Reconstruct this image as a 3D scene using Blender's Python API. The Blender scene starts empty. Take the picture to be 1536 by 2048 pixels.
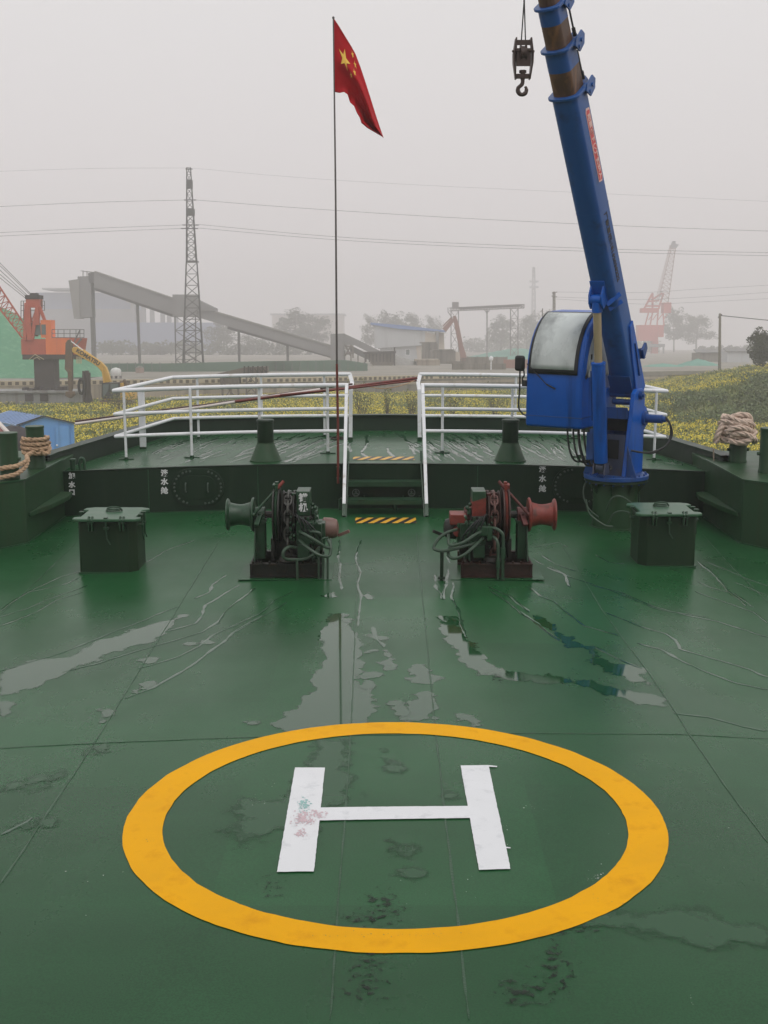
import bpy, bmesh, math, random
import numpy as np
from mathutils import Vector, Matrix, noise
random.seed(7); RNG = np.random.default_rng(7)
sc = bpy.context.scene
COL = sc.collection
R = math.radians
V = Vector
PI = math.pi

# ------------------------------------------------------------------ frames
H_CAM = 2.87                       # camera height above the deck
F_PX = 2500.0                      # focal length in pixels of the 1536 x 2048 photograph
TH = math.atan(474 / F_PX)         # camera pitch against the deck
PW = math.atan(334 / F_PX)         # camera pitch against the true horizon
TAU = TH - PW                      # the ship lies trimmed with its bow up
TILT = Matrix.Rotation(TAU, 4, 'X')
CAMW = TILT @ V((0, 0, H_CAM))

def ray(u, v, p):
    a = (u - 768) / F_PX; b = (v - 1024) / F_PX
    return V((a, math.cos(p) - b * math.sin(p), -math.sin(p) - b * math.cos(p)))
def SZ(u, v, z=0.0):               # ship frame, on a level z
    r = ray(u, v, TH); t = (z - H_CAM) / r.z
    return V((0, 0, H_CAM)) + r * t
def SY(u, v, y):                   # ship frame, on a cross section y
    r = ray(u, v, TH); t = y / r.y
    return V((0, 0, H_CAM)) + r * t
def zdk(x): return -0.0064 * x * x
def SD(u, v, dz=0.0):              # on the cambered main deck
    p = SZ(u, v, 0)
    for _ in range(4): p = SZ(u, v, zdk(p.x))
    p.z = zdk(p.x) + dz
    return p
HF = 0.57
def SF(u, v, dz=0.0):              # on the cambered raised foredeck
    p = SZ(u, v, HF)
    for _ in range(4): p = SZ(u, v, HF + zdk(p.x))
    p.z = HF + zdk(p.x) + dz
    return p
def B(u, v, D):                    # world frame, at distance D
    r = ray(u, v, PW)
    return CAMW + r * ((D - CAMW.y) / r.y)

# ------------------------------------------------------------------ mesh builder
class MB:
    def __init__(s): s.v = []; s.f = []
    def add(s, vs, fs):
        n = len(s.v); s.v += [tuple(q) for q in vs]; s.f += [tuple(i + n for i in f) for f in fs]; return s
    def box(s, lo, hi):
        x0, y0, z0 = lo; x1, y1, z1 = hi
        return s.add([(x0,y0,z0),(x1,y0,z0),(x1,y1,z0),(x0,y1,z0),(x0,y0,z1),(x1,y0,z1),(x1,y1,z1),(x0,y1,z1)],
                     [(0,3,2,1),(4,5,6,7),(0,1,5,4),(1,2,6,5),(2,3,7,6),(3,0,4,7)])
    def cbox(s, c, d): return s.box([c[i]-d[i]/2 for i in range(3)], [c[i]+d[i]/2 for i in range(3)])
    def bar(s, p, q, w, h=None, up=(0,0,1)):
        p = V(p); q = V(q); h = h or w; d = (q-p).normalized(); u = V(up)
        if abs(d.dot(u)) > .98: u = V((0,1,0))
        a = d.cross(u).normalized(); b = a.cross(d)
        vs = []
        for o in (p, q):
            for (i, j) in ((-1,-1),(1,-1),(1,1),(-1,1)): vs.append(o + a*(i*w/2) + b*(j*h/2))
        return s.add(vs, [(0,1,2,3),(7,6,5,4),(0,4,5,1),(1,5,6,2),(2,6,7,3),(3,7,4,0)])
    def tube(s, pts, r, n=8, caps=True, closed=False):
        pts = [V(p) for p in pts]; m = len(pts)
        rs = r if isinstance(r, (list, tuple)) else [r]*m
        u = None; rings = []
        for i, p in enumerate(pts):
            if closed: d = pts[(i+1) % m] - pts[i-1]
            else: d = pts[min(i+1, m-1)] - pts[max(i-1, 0)]
            d = d.normalized() if d.length > 1e-9 else V((0,0,1))
            if u is None:
                u = V((0,0,1)) if abs(d.z) < .9 else V((1,0,0))
            u = (u - d * u.dot(d)).normalized(); w = d.cross(u)
            rings.append([p + (u*math.cos(2*PI*k/n) + w*math.sin(2*PI*k/n))*rs[i] for k in range(n)])
        vs = [q for g in rings for q in g]; fs = []
        for i in range(m if closed else m-1):
            j = (i+1) % m
            for k in range(n): fs.append((i*n+k, i*n+(k+1) % n, j*n+(k+1) % n, j*n+k))
        if caps and not closed:
            fs.append(tuple(range(n-1, -1, -1))); fs.append(tuple((m-1)*n+k for k in range(n)))
        return s.add(vs, fs)
    def cyl(s, p, q, r0, r1=None, n=20): return s.tube([p, q], [r0, r0 if r1 is None else r1], n)
    def lathe(s, prof, o, axis, n=28):       # prof = [(r, t)], closed at the ends
        o = V(o); ax = V(axis).normalized()
        u = V((0,0,1)) if abs(ax.z) < .9 else V((1,0,0)); u = (u - ax*u.dot(ax)).normalized(); w = ax.cross(u)
        vs = [o + ax*t + (u*math.cos(2*PI*k/n)+w*math.sin(2*PI*k/n))*r for (r, t) in prof for k in range(n)]
        fs = []
        for i in range(len(prof)-1):
            for k in range(n): fs.append((i*n+k, i*n+(k+1) % n, (i+1)*n+(k+1) % n, (i+1)*n+k))
        fs.append(tuple(range(n-1, -1, -1))); fs.append(tuple((len(prof)-1)*n+k for k in range(n)))
        return s.add(vs, fs)
    def prism(s, poly, off):
        n = len(poly); off = V(off); vs = [V(p) for p in poly] + [V(p)+off for p in poly]
        return s.add(vs, [tuple(range(n-1, -1, -1)), tuple(range(n, 2*n))] + [(i, (i+1) % n, n+(i+1) % n, n+i) for i in range(n)])
    def ball(s, c, r, n=12, m=8):
        r = r if isinstance(r, (list, tuple)) else (r, r, r); c = V(c); vs = []; fs = []
        for i in range(m+1):
            a = PI*i/m
            for k in range(n):
                b = 2*PI*k/n; vs.append(c + V((r[0]*math.sin(a)*math.cos(b), r[1]*math.sin(a)*math.sin(b), r[2]*math.cos(a))))
        for i in range(m):
            for k in range(n): fs.append((i*n+k, (i+1)*n+k, (i+1)*n+(k+1) % n, i*n+(k+1) % n))
        return s.add(vs, fs)
    def sheet(s, pts): return s.add(pts, [tuple(range(len(pts)))])
    def xf(s, M): s.v = [tuple(M @ V(q)) for q in s.v]; return s
    def build(s, name, m, parent=None, bevel=0, smooth=38, fix=True, label=None):
        me = bpy.data.meshes.new(name); me.from_pydata(s.v, [], s.f); me.update()
        if fix:
            bm = bmesh.new(); bm.from_mesh(me)
            bmesh.ops.remove_doubles(bm, verts=bm.verts, dist=1e-5)
            bmesh.ops.recalc_face_normals(bm, faces=bm.faces); bm.to_mesh(me); bm.free()
        if smooth:
            me.shade_smooth(); me.set_sharp_from_angle(angle=R(smooth))
        me.materials.append(m)
        o = bpy.data.objects.new(name, me); COL.objects.link(o)
        if parent: o.parent = parent
        elif SHIPMODE[0]: SHIP.append(o)
        if bevel:
            b = o.modifiers.new('bevel', 'BEVEL'); b.width = bevel; b.segments = 2; b.limit_method = 'ANGLE'; b.angle_limit = R(40)
        if label: o['label'] = label
        return o

SHIP = []; SHIPMODE = [True]
def tag(o, label=None, cat=None, group=None, kind=None):
    if label: o['label'] = label
    if cat: o['category'] = cat
    if group: o['group'] = group
    if kind: o['kind'] = kind
    return o
def thing(name, label, cat, loc=(0,0,0), rz=0.0, group=None):
    o = bpy.data.objects.new(name, None); COL.objects.link(o); o.empty_display_size = .2
    o.location = loc; o.rotation_euler = (0, 0, rz)
    tag(o, label, cat, group)
    if SHIPMODE[0]: SHIP.append(o)
    return o
def copy_tree(o, parent=None):
    c = o.copy(); COL.objects.link(c)
    if parent:
        c.parent = parent
    elif SHIPMODE[0]: SHIP.append(c)
    for ch in list(o.children): copy_tree(ch, c)
    return c
def text(body, size, origin, xd, yd, name, m, parent, bold=0.0, spacing=1.0, ext=0.0012, align='CENTER', line=1.0):
    cu = bpy.data.curves.new(name, 'FONT'); cu.body = body; cu.size = size; cu.align_x = align; cu.align_y = 'CENTER'
    cu.extrude = ext; cu.offset = bold; cu.space_character = spacing; cu.space_line = line; cu.resolution_u = 4
    t = bpy.data.objects.new('tmp', cu); COL.objects.link(t)
    dg = bpy.context.evaluated_depsgraph_get(); dg.update()
    me = bpy.data.meshes.new_from_object(t.evaluated_get(dg))
    bpy.data.objects.remove(t); bpy.data.curves.remove(cu)
    xd = V(xd).normalized(); yd = V(yd).normalized(); zd = xd.cross(yd)
    M = Matrix((xd, yd, zd)).transposed().to_4x4(); M.translation = V(origin)
    me.transform(M); me.materials.clear(); me.materials.append(m); me.name = name
    o = bpy.data.objects.new(name, me); COL.objects.link(o)
    if parent: o.parent = parent
    elif SHIPMODE[0]: SHIP.append(o)
    return o
def cr(pts, n=6):                   # Catmull-Rom through points
    pts = [V(p) for p in pts]; P = [pts[0]*2-pts[1]] + pts + [pts[-1]*2-pts[-2]]; out = []
    for i in range(1, len(P)-2):
        for k in range(n):
            t = k/n; a, b, c, d = P[i-1], P[i], P[i+1], P[i+2]
            out.append(.5*((2*b)+(c-a)*t+(2*a-5*b+4*c-d)*t*t+(3*b-a-3*c+d)*t**3))
    out.append(pts[-1]); return out
def rope_mb(path, r, pitch=None, n=6, mb=None):   # three twisted strands
    mb = mb or MB(); pitch = pitch or r*7
    pts = [V(p) for p in path]; dense = []
    for a, b in zip(pts, pts[1:]):
        k = max(1, int((b-a).length/(pitch/7)))
        for i in range(k): dense.append(a.lerp(b, i/k))
    dense.append(pts[-1])
    L = 0; fr = []; u = None
    for i, p in enumerate(dense):
        d = (dense[min(i+1, len(dense)-1)]-dense[max(i-1, 0)]).normalized()
        if u is None: u = V((0,0,1)) if abs(d.z) < .9 else V((1,0,0))
        u = (u-d*u.dot(d)).normalized(); w = d.cross(u)
        if i: L += (p-dense[i-1]).length
        fr.append((p, u.copy(), w, L))
    for k in range(3):
        mb.tube([p+(u*math.cos(2*PI*l/pitch+k*2.094)+w*math.sin(2*PI*l/pitch+k*2.094))*r*.5 for (p, u, w, l) in fr], r*.56, n)
    return mb

# ------------------------------------------------------------------ materials
def C(r, g, b):
    f = lambda c: c/12.92 if c <= .04045 else ((c+.055)/1.055)**2.4
    return (f(r/255), f(g/255), f(b/255), 1)
def mul(c, k): return (c[0]*k, c[1]*k, c[2]*k, 1)
def mat(name, col, rough=.5, var=.18, scale=3.0, dirt=None, damt=.5, dscale=4.0, streak=False, bump=0.0, bscale=60.0, metal=0.0, spec=.5, rvar=.12, transl=0.0):
    m = bpy.data.materials.new(name); m.use_nodes = True; nt = m.node_tree; N = nt.nodes; L = nt.links
    b = N['Principled BSDF']; tc = N.new('ShaderNodeTexCoord')
    n1 = N.new('ShaderNodeTexNoise'); n1.inputs['Scale'].default_value = scale; n1.inputs['Detail'].default_value = 5; n1.inputs['Roughness'].default_value = .6
    L.new(tc.outputs['Object'], n1.inputs['Vector'])
    mx = N.new('ShaderNodeMix'); mx.data_type = 'RGBA'; mx.inputs['A'].default_value = mul(col, 1-var*1.4); mx.inputs['B'].default_value = mul(col, 1+var*1.4)
    L.new(n1.outputs['Fac'], mx.inputs['Factor']); out = mx.outputs['Result']
    if dirt:
        mp = N.new('ShaderNodeMapping'); L.new(tc.outputs['Object'], mp.inputs['Vector'])
        if streak: mp.inputs['Scale'].default_value = (1, 1, .07)
        n2 = N.new('ShaderNodeTexNoise'); n2.inputs['Scale'].default_value = dscale; n2.inputs['Detail'].default_value = 7; n2.inputs['Roughness'].default_value = .65
        L.new(mp.outputs['Vector'], n2.inputs['Vector'])
        cr_ = N.new('ShaderNodeMapRange'); cr_.inputs['From Min'].default_value = .62-damt*.25; cr_.inputs['From Max'].default_value = .78-damt*.18
        cr_.inputs['To Max'].default_value = min(1.0, .5+damt*.6)
        L.new(n2.outputs['Fac'], cr_.inputs['Value'])
        m2 = N.new('ShaderNodeMix'); m2.data_type = 'RGBA'; m2.inputs['B'].default_value = dirt
        L.new(cr_.outputs['Result'], m2.inputs['Factor']); L.new(out, m2.inputs['A']); out = m2.outputs['Result']
    L.new(out, b.inputs['Base Color'])
    rr = N.new('ShaderNodeMapRange'); rr.inputs['To Min'].default_value = max(.02, rough-rvar); rr.inputs['To Max'].default_value = min(1, rough+rvar)
    L.new(n1.outputs['Fac'], rr.inputs['Value']); L.new(rr.outputs['Result'], b.inputs['Roughness'])
    b.inputs['Metallic'].default_value = metal; b.inputs['Specular IOR Level'].default_value = spec
    if transl: b.inputs['Subsurface Weight'].default_value = 0
    if bump:
        n3 = N.new('ShaderNodeTexNoise'); n3.inputs['Scale'].default_value = bscale; n3.inputs['Detail'].default_value = 3; L.new(tc.outputs['Object'], n3.inputs['Vector'])
        bp = N.new('ShaderNodeBump'); bp.inputs['Strength'].default_value = bump; bp.inputs['Distance'].default_value = .01
        L.new(n3.outputs['Fac'], bp.inputs['Height']); L.new(bp.outputs['Normal'], b.inputs['Normal'])
    return m

GREEN = (.016, .080, .030, 1)
DKGREEN = (.012, .040, .018, 1)
M = {}
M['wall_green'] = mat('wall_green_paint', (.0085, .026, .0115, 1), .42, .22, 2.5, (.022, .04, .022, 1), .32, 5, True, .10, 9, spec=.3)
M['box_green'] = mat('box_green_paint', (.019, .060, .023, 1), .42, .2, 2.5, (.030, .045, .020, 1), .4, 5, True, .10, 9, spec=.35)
M['gear_green'] = mat('machinery_green_paint', (.016, .054, .024, 1), .38, .25, 9, (.012, .014, .010, 1), .4, 14, False, .15, 40)
M['rust_red'] = mat('rusty_red_paint', (.20, .030, .020, 1), .5, .3, 10, (.05, .022, .015, 1), .5, 12, False, .2, 50)
M['dull_red'] = mat('dark_red_primer', (.105, .020, .017, 1), .55, .3, 10, (.025, .016, .012, 1), .55, 12, False, .2, 50)
M['grease'] = mat('greasy_dark_steel', (.016, .016, .013, 1), .45, .35, 15, (.05, .022, .012, 1), .4, 18, False, .25, 60, .3)
M['chain_l'] = mat('worn_chain_steel', (.075, .075, .068, 1), .38, .3, 20, (.05, .028, .018, 1), .4, 24, metal=.4)
M['chain_r'] = mat('rusty_chain_steel', (.13, .06, .05, 1), .42, .3, 20, (.04, .03, .025, 1), .4, 24, metal=.3)
M['bronze'] = mat('greasy_red_steel', (.040, .016, .012, 1), .5, .35, 15, (.012, .010, .008, 1), .5, 18, False, .25, 60, .2)
M['white'] = mat('white_rail_paint', (.78, .79, .81, 1), .35, .06, 6, (.40, .31, .22, 1), .22, 7, False, .05, 30)
M['blue'] = mat('blue_crane_paint', (.0015, .092, .44, 1), .34, .2, 2.2, (.004, .030, .13, 1), .42, 6, True, .04, 25, spec=.35)
M['blue_dark'] = mat('grimy_blue_paint', (.008, .060, .24, 1), .42, .3, 3, (.02, .022, .03, 1), .40, 6, True, .06, 25)
M['boom_blue'] = mat('blue_boom_paint', (.010, .080, .29, 1), .34, .2, 1.5, (.010, .022, .055, 1), .35, 3, False, .05, 25)
M['boom_rust'] = mat('rusty_greasy_boom', (.085, .042, .022, 1), .45, .4, 5, (.26, .12, .045, 1), .5, 8, True, .15, 40)
M['purple'] = mat('faded_grey_blue_paint', (.045, .055, .095, 1), .45, .25, 4, (.06, .045, .04, 1), .4, 8, False, .06, 30)
M['black'] = mat('black_rubber', (.010, .010, .011, 1), .5, .2, 10)
M['interior_shade'] = mat('painted_interior_shade', (.006, .006, .007, 1), .8, .1, 10)  # near-black colour painted in for the shade inside the crane column
M['rod'] = mat('tan_coated_piston', (.40, .32, .20, 1), .32, .12, 4, (.20, .14, .07, 1), .4, 14, True, 0, 10, .25)
M['rubber_seal'] = mat('window_seal', (.012, .013, .016, 1), .45, .1, 8)
M['bolt'] = mat('bare_bolt_paint', (.075, .10, .08, 1), .4, .2, 20)
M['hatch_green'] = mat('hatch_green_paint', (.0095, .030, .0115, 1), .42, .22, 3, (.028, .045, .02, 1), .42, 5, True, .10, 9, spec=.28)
M['letter'] = mat('white_lettering', (.72, .72, .72, 1), .5, .08, 20)
M['black_letter'] = mat('dark_lettering', (.022, .018, .026, 1), .55, .1, 20)
M['banner_red'] = mat('red_banner_paint', (.62, .055, .06, 1), .45, .12, 6)
M['banner_pink'] = mat('pale_banner_lettering', (.80, .52, .47, 1), .5, .08, 20)
M['rope_l'] = mat('tan_hemp_rope', (.50, .34, .22, 1), .85, .35, 22, (.14, .07, .04, 1), .35, 25, False, .5, 150, spec=.2)
M['rope_r'] = mat('pinkish_nylon_rope', (.64, .50, .41, 1), .85, .3, 30, (.20, .13, .10, 1), .35, 60, False, .6, 150, spec=.2)
M['flag'] = mat('red_flag_cloth', (.42, .010, .016, 1), .8, .12, 4, None, spec=.15, bump=.1, bscale=200)
M['star'] = mat('yellow_star_cloth', (.80, .52, .10, 1), .8, .06, 8, None, spec=.15)
M['pole_red'] = mat('red_brown_pole_paint', (.16, .028, .020, 1), .42, .25, 8, (.05, .02, .015, 1), .4, 12)
M['pole_grey'] = mat('grey_pole_steel', (.15, .135, .13, 1), .42, .2, 8, (.06, .04, .03, 1), .4, 12, metal=.4)
M['pole_dark'] = mat('dark_pole_paint', (.07, .028, .026, 1), .3, .2, 5)
M['pole_pale'] = mat('pale_worn_pole', (.62, .56, .52, 1), .35, .12, 5, (.22, .09, .07, 1), .25, 7)
M['hook'] = mat('brown_hook_block', (.060, .036, .030, 1), .5, .3, 15, (.025, .018, .016, 1), .4, 18, False, .2, 60, .2)
M['glass_tint'] = None

def deck_material():
    m = bpy.data.materials.new('green_deck_paint'); m.use_nodes = True; nt = m.node_tree; N = nt.nodes; L = nt.links
    b = N['Principled BSDF']; tc = N.new('ShaderNodeTexCoord')
    def nz(scale, detail=6, rough=.6, msc=None):
        n = N.new('ShaderNodeTexNoise'); n.inputs['Scale'].default_value = scale; n.inputs['Detail'].default_value = detail; n.inputs['Roughness'].default_value = rough
        if msc:
            mp = N.new('ShaderNodeMapping'); mp.inputs['Scale'].default_value = msc; L.new(tc.outputs['Object'], mp.inputs['Vector']); L.new(mp.outputs['Vector'], n.inputs['Vector'])
        else: L.new(tc.outputs['Object'], n.inputs['Vector'])
        return n
    a = nz(.9); c = nz(.55, 2, .4, (.35, 1.6, 1)); g = nz(14, 4); sp = nz(110, 2, .5)
    mx = N.new('ShaderNodeMix'); mx.data_type = 'RGBA'; mx.inputs['A'].default_value = (.0095, .063, .019, 1); mx.inputs['B'].default_value = (.016, .086, .029, 1)
    ad = N.new('ShaderNodeMath'); ad.operation = 'ADD'; L.new(a.outputs['Fac'], ad.inputs[0]); L.new(c.outputs['Fac'], ad.inputs[1])
    mr = N.new('ShaderNodeMapRange'); mr.inputs['From Min'].default_value = .75; mr.inputs['From Max'].default_value = 1.25; L.new(ad.outputs[0], mr.inputs['Value']); L.new(mr.outputs['Result'], mx.inputs['Factor'])
    # each steel plate took the paint a little differently
    mpp = N.new('ShaderNodeMapping'); mpp.inputs['Scale'].default_value = (.62, .71, 0); mpp.inputs['Location'].default_value = (.5, .2, 0); L.new(tc.outputs['Object'], mpp.inputs['Vector'])
    flo = N.new('ShaderNodeVectorMath'); flo.operation = 'FLOOR'; L.new(mpp.outputs['Vector'], flo.inputs[0])
    wn = N.new('ShaderNodeTexWhiteNoise'); wn.noise_dimensions = '3D'; L.new(flo.outputs['Vector'], wn.inputs['Vector'])
    bands = nz(1.0, 3, .5, (.05, 3.2, 1))
    pa = N.new('ShaderNodeMath'); pa.operation = 'ADD'; L.new(wn.outputs['Value'], pa.inputs[0]); L.new(bands.outputs['Fac'], pa.inputs[1])
    pr_ = N.new('ShaderNodeMapRange'); pr_.inputs['From Max'].default_value = 2; pr_.inputs['To Min'].default_value = .80; pr_.inputs['To Max'].default_value = 1.20; L.new(pa.outputs[0], pr_.inputs['Value'])
    # worn dark scuffs
    mr2 = N.new('ShaderNodeMapRange'); mr2.inputs['From Min'].default_value = .60; mr2.inputs['From Max'].default_value = .74; mr2.inputs['To Max'].default_value = .18; L.new(g.outputs['Fac'], mr2.inputs['Value'])
    m2 = N.new('ShaderNodeMix'); m2.data_type = 'RGBA'; m2.inputs['B'].default_value = (.012, .05, .022, 1); L.new(mx.outputs['Result'], m2.inputs['A']); L.new(mr2.outputs['Result'], m2.inputs['Factor'])
    mr4 = N.new('ShaderNodeMapRange'); mr4.inputs['From Min'].default_value = .35; mr4.inputs['From Max'].default_value = .65; mr4.inputs['To Min'].default_value = .82; mr4.inputs['To Max'].default_value = 1.18; L.new(sp.outputs['Fac'], mr4.inputs['Value'])
    m4 = N.new('ShaderNodeVectorMath'); m4.operation = 'SCALE'; L.new(m2.outputs['Result'], m4.inputs[0]); mlt = N.new('ShaderNodeMath'); mlt.operation = 'MULTIPLY'; L.new(mr4.outputs['Result'], mlt.inputs[0]); L.new(pr_.outputs['Result'], mlt.inputs[1]); L.new(mlt.outputs[0], m4.inputs['Scale'])
    L.new(m4.outputs['Vector'], b.inputs['Base Color'])
    # damp film: lower roughness where the noise pools
    w = nz(.7, 8, .62, (1, .55, 1))
    mr3 = N.new('ShaderNodeMapRange'); mr3.inputs['From Min'].default_value = .40; mr3.inputs['From Max'].default_value = .62; mr3.inputs['To Min'].default_value = .35; mr3.inputs['To Max'].default_value = .24
    L.new(w.outputs['Fac'], mr3.inputs['Value']); L.new(mr3.outputs['Result'], b.inputs['Roughness'])
    b.inputs['IOR'].default_value = 1.29
    dn = nz(240, 2); lw = nz(.8, 2, .4, (.5, 1.5, 1))
    bp = N.new('ShaderNodeBump'); bp.inputs['Strength'].default_value = .05; bp.inputs['Distance'].default_value = .003; L.new(dn.outputs['Fac'], bp.inputs['Height'])
    bp2 = N.new('ShaderNodeBump'); bp2.inputs['Strength'].default_value = .25; bp2.inputs['Distance'].default_value = .02; L.new(lw.outputs['Fac'], bp2.inputs['Height']); L.new(bp.outputs['Normal'], bp2.inputs['Normal'])
    L.new(bp2.outputs['Normal'], b.inputs['Normal'])
    return m
M['deck'] = deck_material()
def plain(name, col, rough, spec=.5, ior=None):
    m = bpy.data.materials.new(name); m.use_nodes = True; b = m.node_tree.nodes['Principled BSDF']
    b.inputs['Base Color'].default_value = col; b.inputs['Roughness'].default_value = rough; b.inputs['Specular IOR Level'].default_value = spec
    if ior: b.inputs['IOR'].default_value = ior
    return m
M['water'] = plain('rain_water_on_paint', (.013, .060, .022, 1), .04, .5, 1.52)
M['damp'] = plain('damp_paint', (.0125, .068, .023, 1), .2, .36)
M['rivulet'] = plain('trickling_rain_water', (.020, .07, .032, 1), .03, .5, 1.6)
M['seam'] = mat('weld_seam_paint', (.0125, .066, .023, 1), .33, .4, 30, None, bump=.3, bscale=90)
M['yellow_paint'] = mat('yellow_road_paint', (.80, .385, .004, 1), .55, .12, 2.5, (.64, .28, .006, 1), .40, 5, False, .12, 160, spec=.08)
M['white_paint'] = mat('white_road_paint', (.72, .73, .75, 1), .5, .05, 4, (.48, .50, .52, 1), .28, 9, False, .12, 160, spec=.35)
def hazard_material():
    m = mat('hazard_stripe_tape', (.74, .40, .03, 1), .4, .08, 6); nt = m.node_tree; N = nt.nodes; L = nt.links; b = N['Principled BSDF']
    src = b.inputs['Base Color'].links[0].from_socket
    tc = N.new('ShaderNodeTexCoord'); sx = N.new('ShaderNodeSeparateXYZ'); L.new(tc.outputs['Object'], sx.inputs[0])
    k = N.new('ShaderNodeMath'); k.operation = 'MULTIPLY_ADD'; k.inputs[1].default_value = -.42; L.new(sx.outputs['Y'], k.inputs[0]); L.new(sx.outputs['X'], k.inputs[2])
    d = N.new('ShaderNodeMath'); d.operation = 'MULTIPLY'; d.inputs[1].default_value = 7.1; L.new(k.outputs[0], d.inputs[0])
    fr = N.new('ShaderNodeMath'); fr.operation = 'FRACT'; L.new(d.outputs[0], fr.inputs[0])
    gt = N.new('ShaderNodeMath'); gt.operation = 'GREATER_THAN'; gt.inputs[1].default_value = .5; L.new(fr.outputs[0], gt.inputs[0])
    mx = N.new('ShaderNodeMix'); mx.data_type = 'RGBA'; mx.inputs['B'].default_value = (.014, .012, .012, 1); L.new(src, mx.inputs['A']); L.new(gt.outputs[0], mx.inputs['Factor']); L.new(mx.outputs['Result'], b.inputs['Base Color'])
    return m
M['hazard'] = hazard_material()
def fog_reflection_material():
    m = mat('fog_and_painted_reflection', (.56, .60, .585, 1), .28, .16, 2.5, (.17, .19, .19, 1), .62, 2.6, True, spec=.7)  # fogged tone; reflections and dark interior are painted in as streaks
    return m
M['fog_reflection_glass'] = fog_reflection_material()

# ================================================================== SHIP
WY = 15.36                                   # front wall of the raised foredeck
# ---- main deck
mb = MB(); nx, ny = 56, 90; xs = np.linspace(-5.6, 5.6, nx+1); ys = np.linspace(-3, 15.7, ny+1)
mb.v = [(float(x), float(y), zdk(float(x))) for y in ys for x in xs]
mb.f = [(j*(nx+1)+i, j*(nx+1)+i+1, (j+1)*(nx+1)+i+1, (j+1)*(nx+1)+i) for j in range(ny) for i in range(nx)]
deck = mb.build('deck', M['deck'], fix=False); tag(deck, kind='structure')

def ribbon(mb, pts, w, dz, surf, humped=True, seed=0, wob=.25):
    prev = None; pts = [V(p) for p in pts]; n = len(pts)
    for i, p in enumerate(pts):
        d = pts[min(i+1, n-1)]-pts[max(i-1, 0)]; d.z = 0; d.normalize(); a = V((-d.y, d.x, 0))
        ww = w*(1+wob*noise.noise((i*.45, seed*3.7, 1.3))*2)
        if i in (0, n-1): ww *= .25
        row = []
        prof = ((-1, 0), (-.5, .75), (.5, .75), (1, 0)) if humped else ((-1, 0), (1, 0))
        for s_, h in prof:
            q = p + a*(s_*ww/2); q.z = surf(q.x) + .002 + dz*h; row.append(q)
        base = len(mb.v); mb.v += [tuple(q) for q in row]
        if prev is not None:
            for k in range(len(row)-1): mb.f.append((prev+k, prev+k+1, base+k+1, base+k))
        prev = base
def wiggle(pts, amp, step, seed, surf):
    out = []; L = 0
    for a, b in zip(pts, pts[1:]):
        k = max(1, int((b-a).length/step))
        for i in range(k):
            p = a.lerp(b, i/k); L += (b-a).length/k
            p = p + V((noise.noise((L*2.3, seed, .5)), noise.noise((L*2.3, seed, 7.5)), 0))*amp; out.append(p)
    out.append(pts[-1]); return out

# ---- weld seams of the main deck
mb = MB()
seams = [[(718,1085),(700,1500),(660,2040)], [(832,1064),(873,1480),(938,2040)],
         [(440,1080),(380,1177),(187,1490),(0,1770)], [(1118,1080),(1208,1225),(1318,1375),(1378,1467),(1468,1597),(1536,1686)],
         [(0,1497),(190,1487),(530,1474),(768,1470),(1023,1467),(1373,1469),(1536,1478)],
         [(160,1078),(56,1180),(0,1230)], [(1405,1068),(1460,1130),(1536,1205)],
         [(0,1908),(300,1901),(768,1896),(1200,1889),(1536,1893)]]
for k, s_ in enumerate(seams[:7]):
    p = [SD(*q) for q in s_]; ribbon(mb, wiggle(p, .004, .05, k, zdk), .009, .0025, zdk, True, k, .6)
mb.build('weld_seam', M['seam'], deck, fix=False)

# ---- helipad marking
hp = thing('helipad_marking', 'yellow painted landing circle around a white letter H on the green deck', 'helipad marking', (.06, 6.343, 0))
mb = MB(); n = 200; ro, ri = 1.413, 1.212
for k in range(n):
    a = 2*PI*k/n
    for r_ in (ro, (ro+ri)/2, ri):
        rr = r_ if r_ not in (ro, ri) else r_+.006*noise.noise((a*9, r_*5, 0))+.003*noise.noise((a*40, r_*5, 2))
        x = rr*1.024*math.cos(a); y = rr*math.sin(a); mb.v.append((x, y, zdk(x+.06)+.004))
    j = (k+1) % n
    mb.f += [(3*k, 3*j, 3*j+1, 3*k+1), (3*k+1, 3*j+1, 3*j+2, 3*k+2)]
mb.build('landing_circle', M['yellow_paint'], hp, fix=False)
mb = MB()
def rough_quad(mb, q, org, n=30):
    P = [SD(*c) for c in q]; pts = []
    for a, b in zip(P, P[1:]+P[:1]):
        k = max(2, int((b-a).length/.02))
        for i in range(k):
            p = a.lerp(b, i/k); o_ = .0025*noise.noise((p.x*30, p.y*30, 1)); pts.append(V((p.x+o_-org[0], p.y+o_-org[1], zdk(p.x)+.0065)))
    mb.sheet(pts)
for q in ([(590,1537),(650,1537),(628,1745),(554,1746)], [(921,1533),(977,1532),(1021,1740),(958,1742)], [(641,1617),(936,1614),(940,1638),(638,1643)]):
    rough_quad(mb, q, (.06, 6.343))
for q in ([(975,1532),(994,1534),(994,1536),(976,1535)], [(1003,1695),(1021,1697),(1021,1699),(1004,1698)]):
    rough_quad(mb, q, (.06, 6.343))
mb.build('letter', M['white_paint'], hp, fix=False)

LATE_SCUFF = hp
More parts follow.
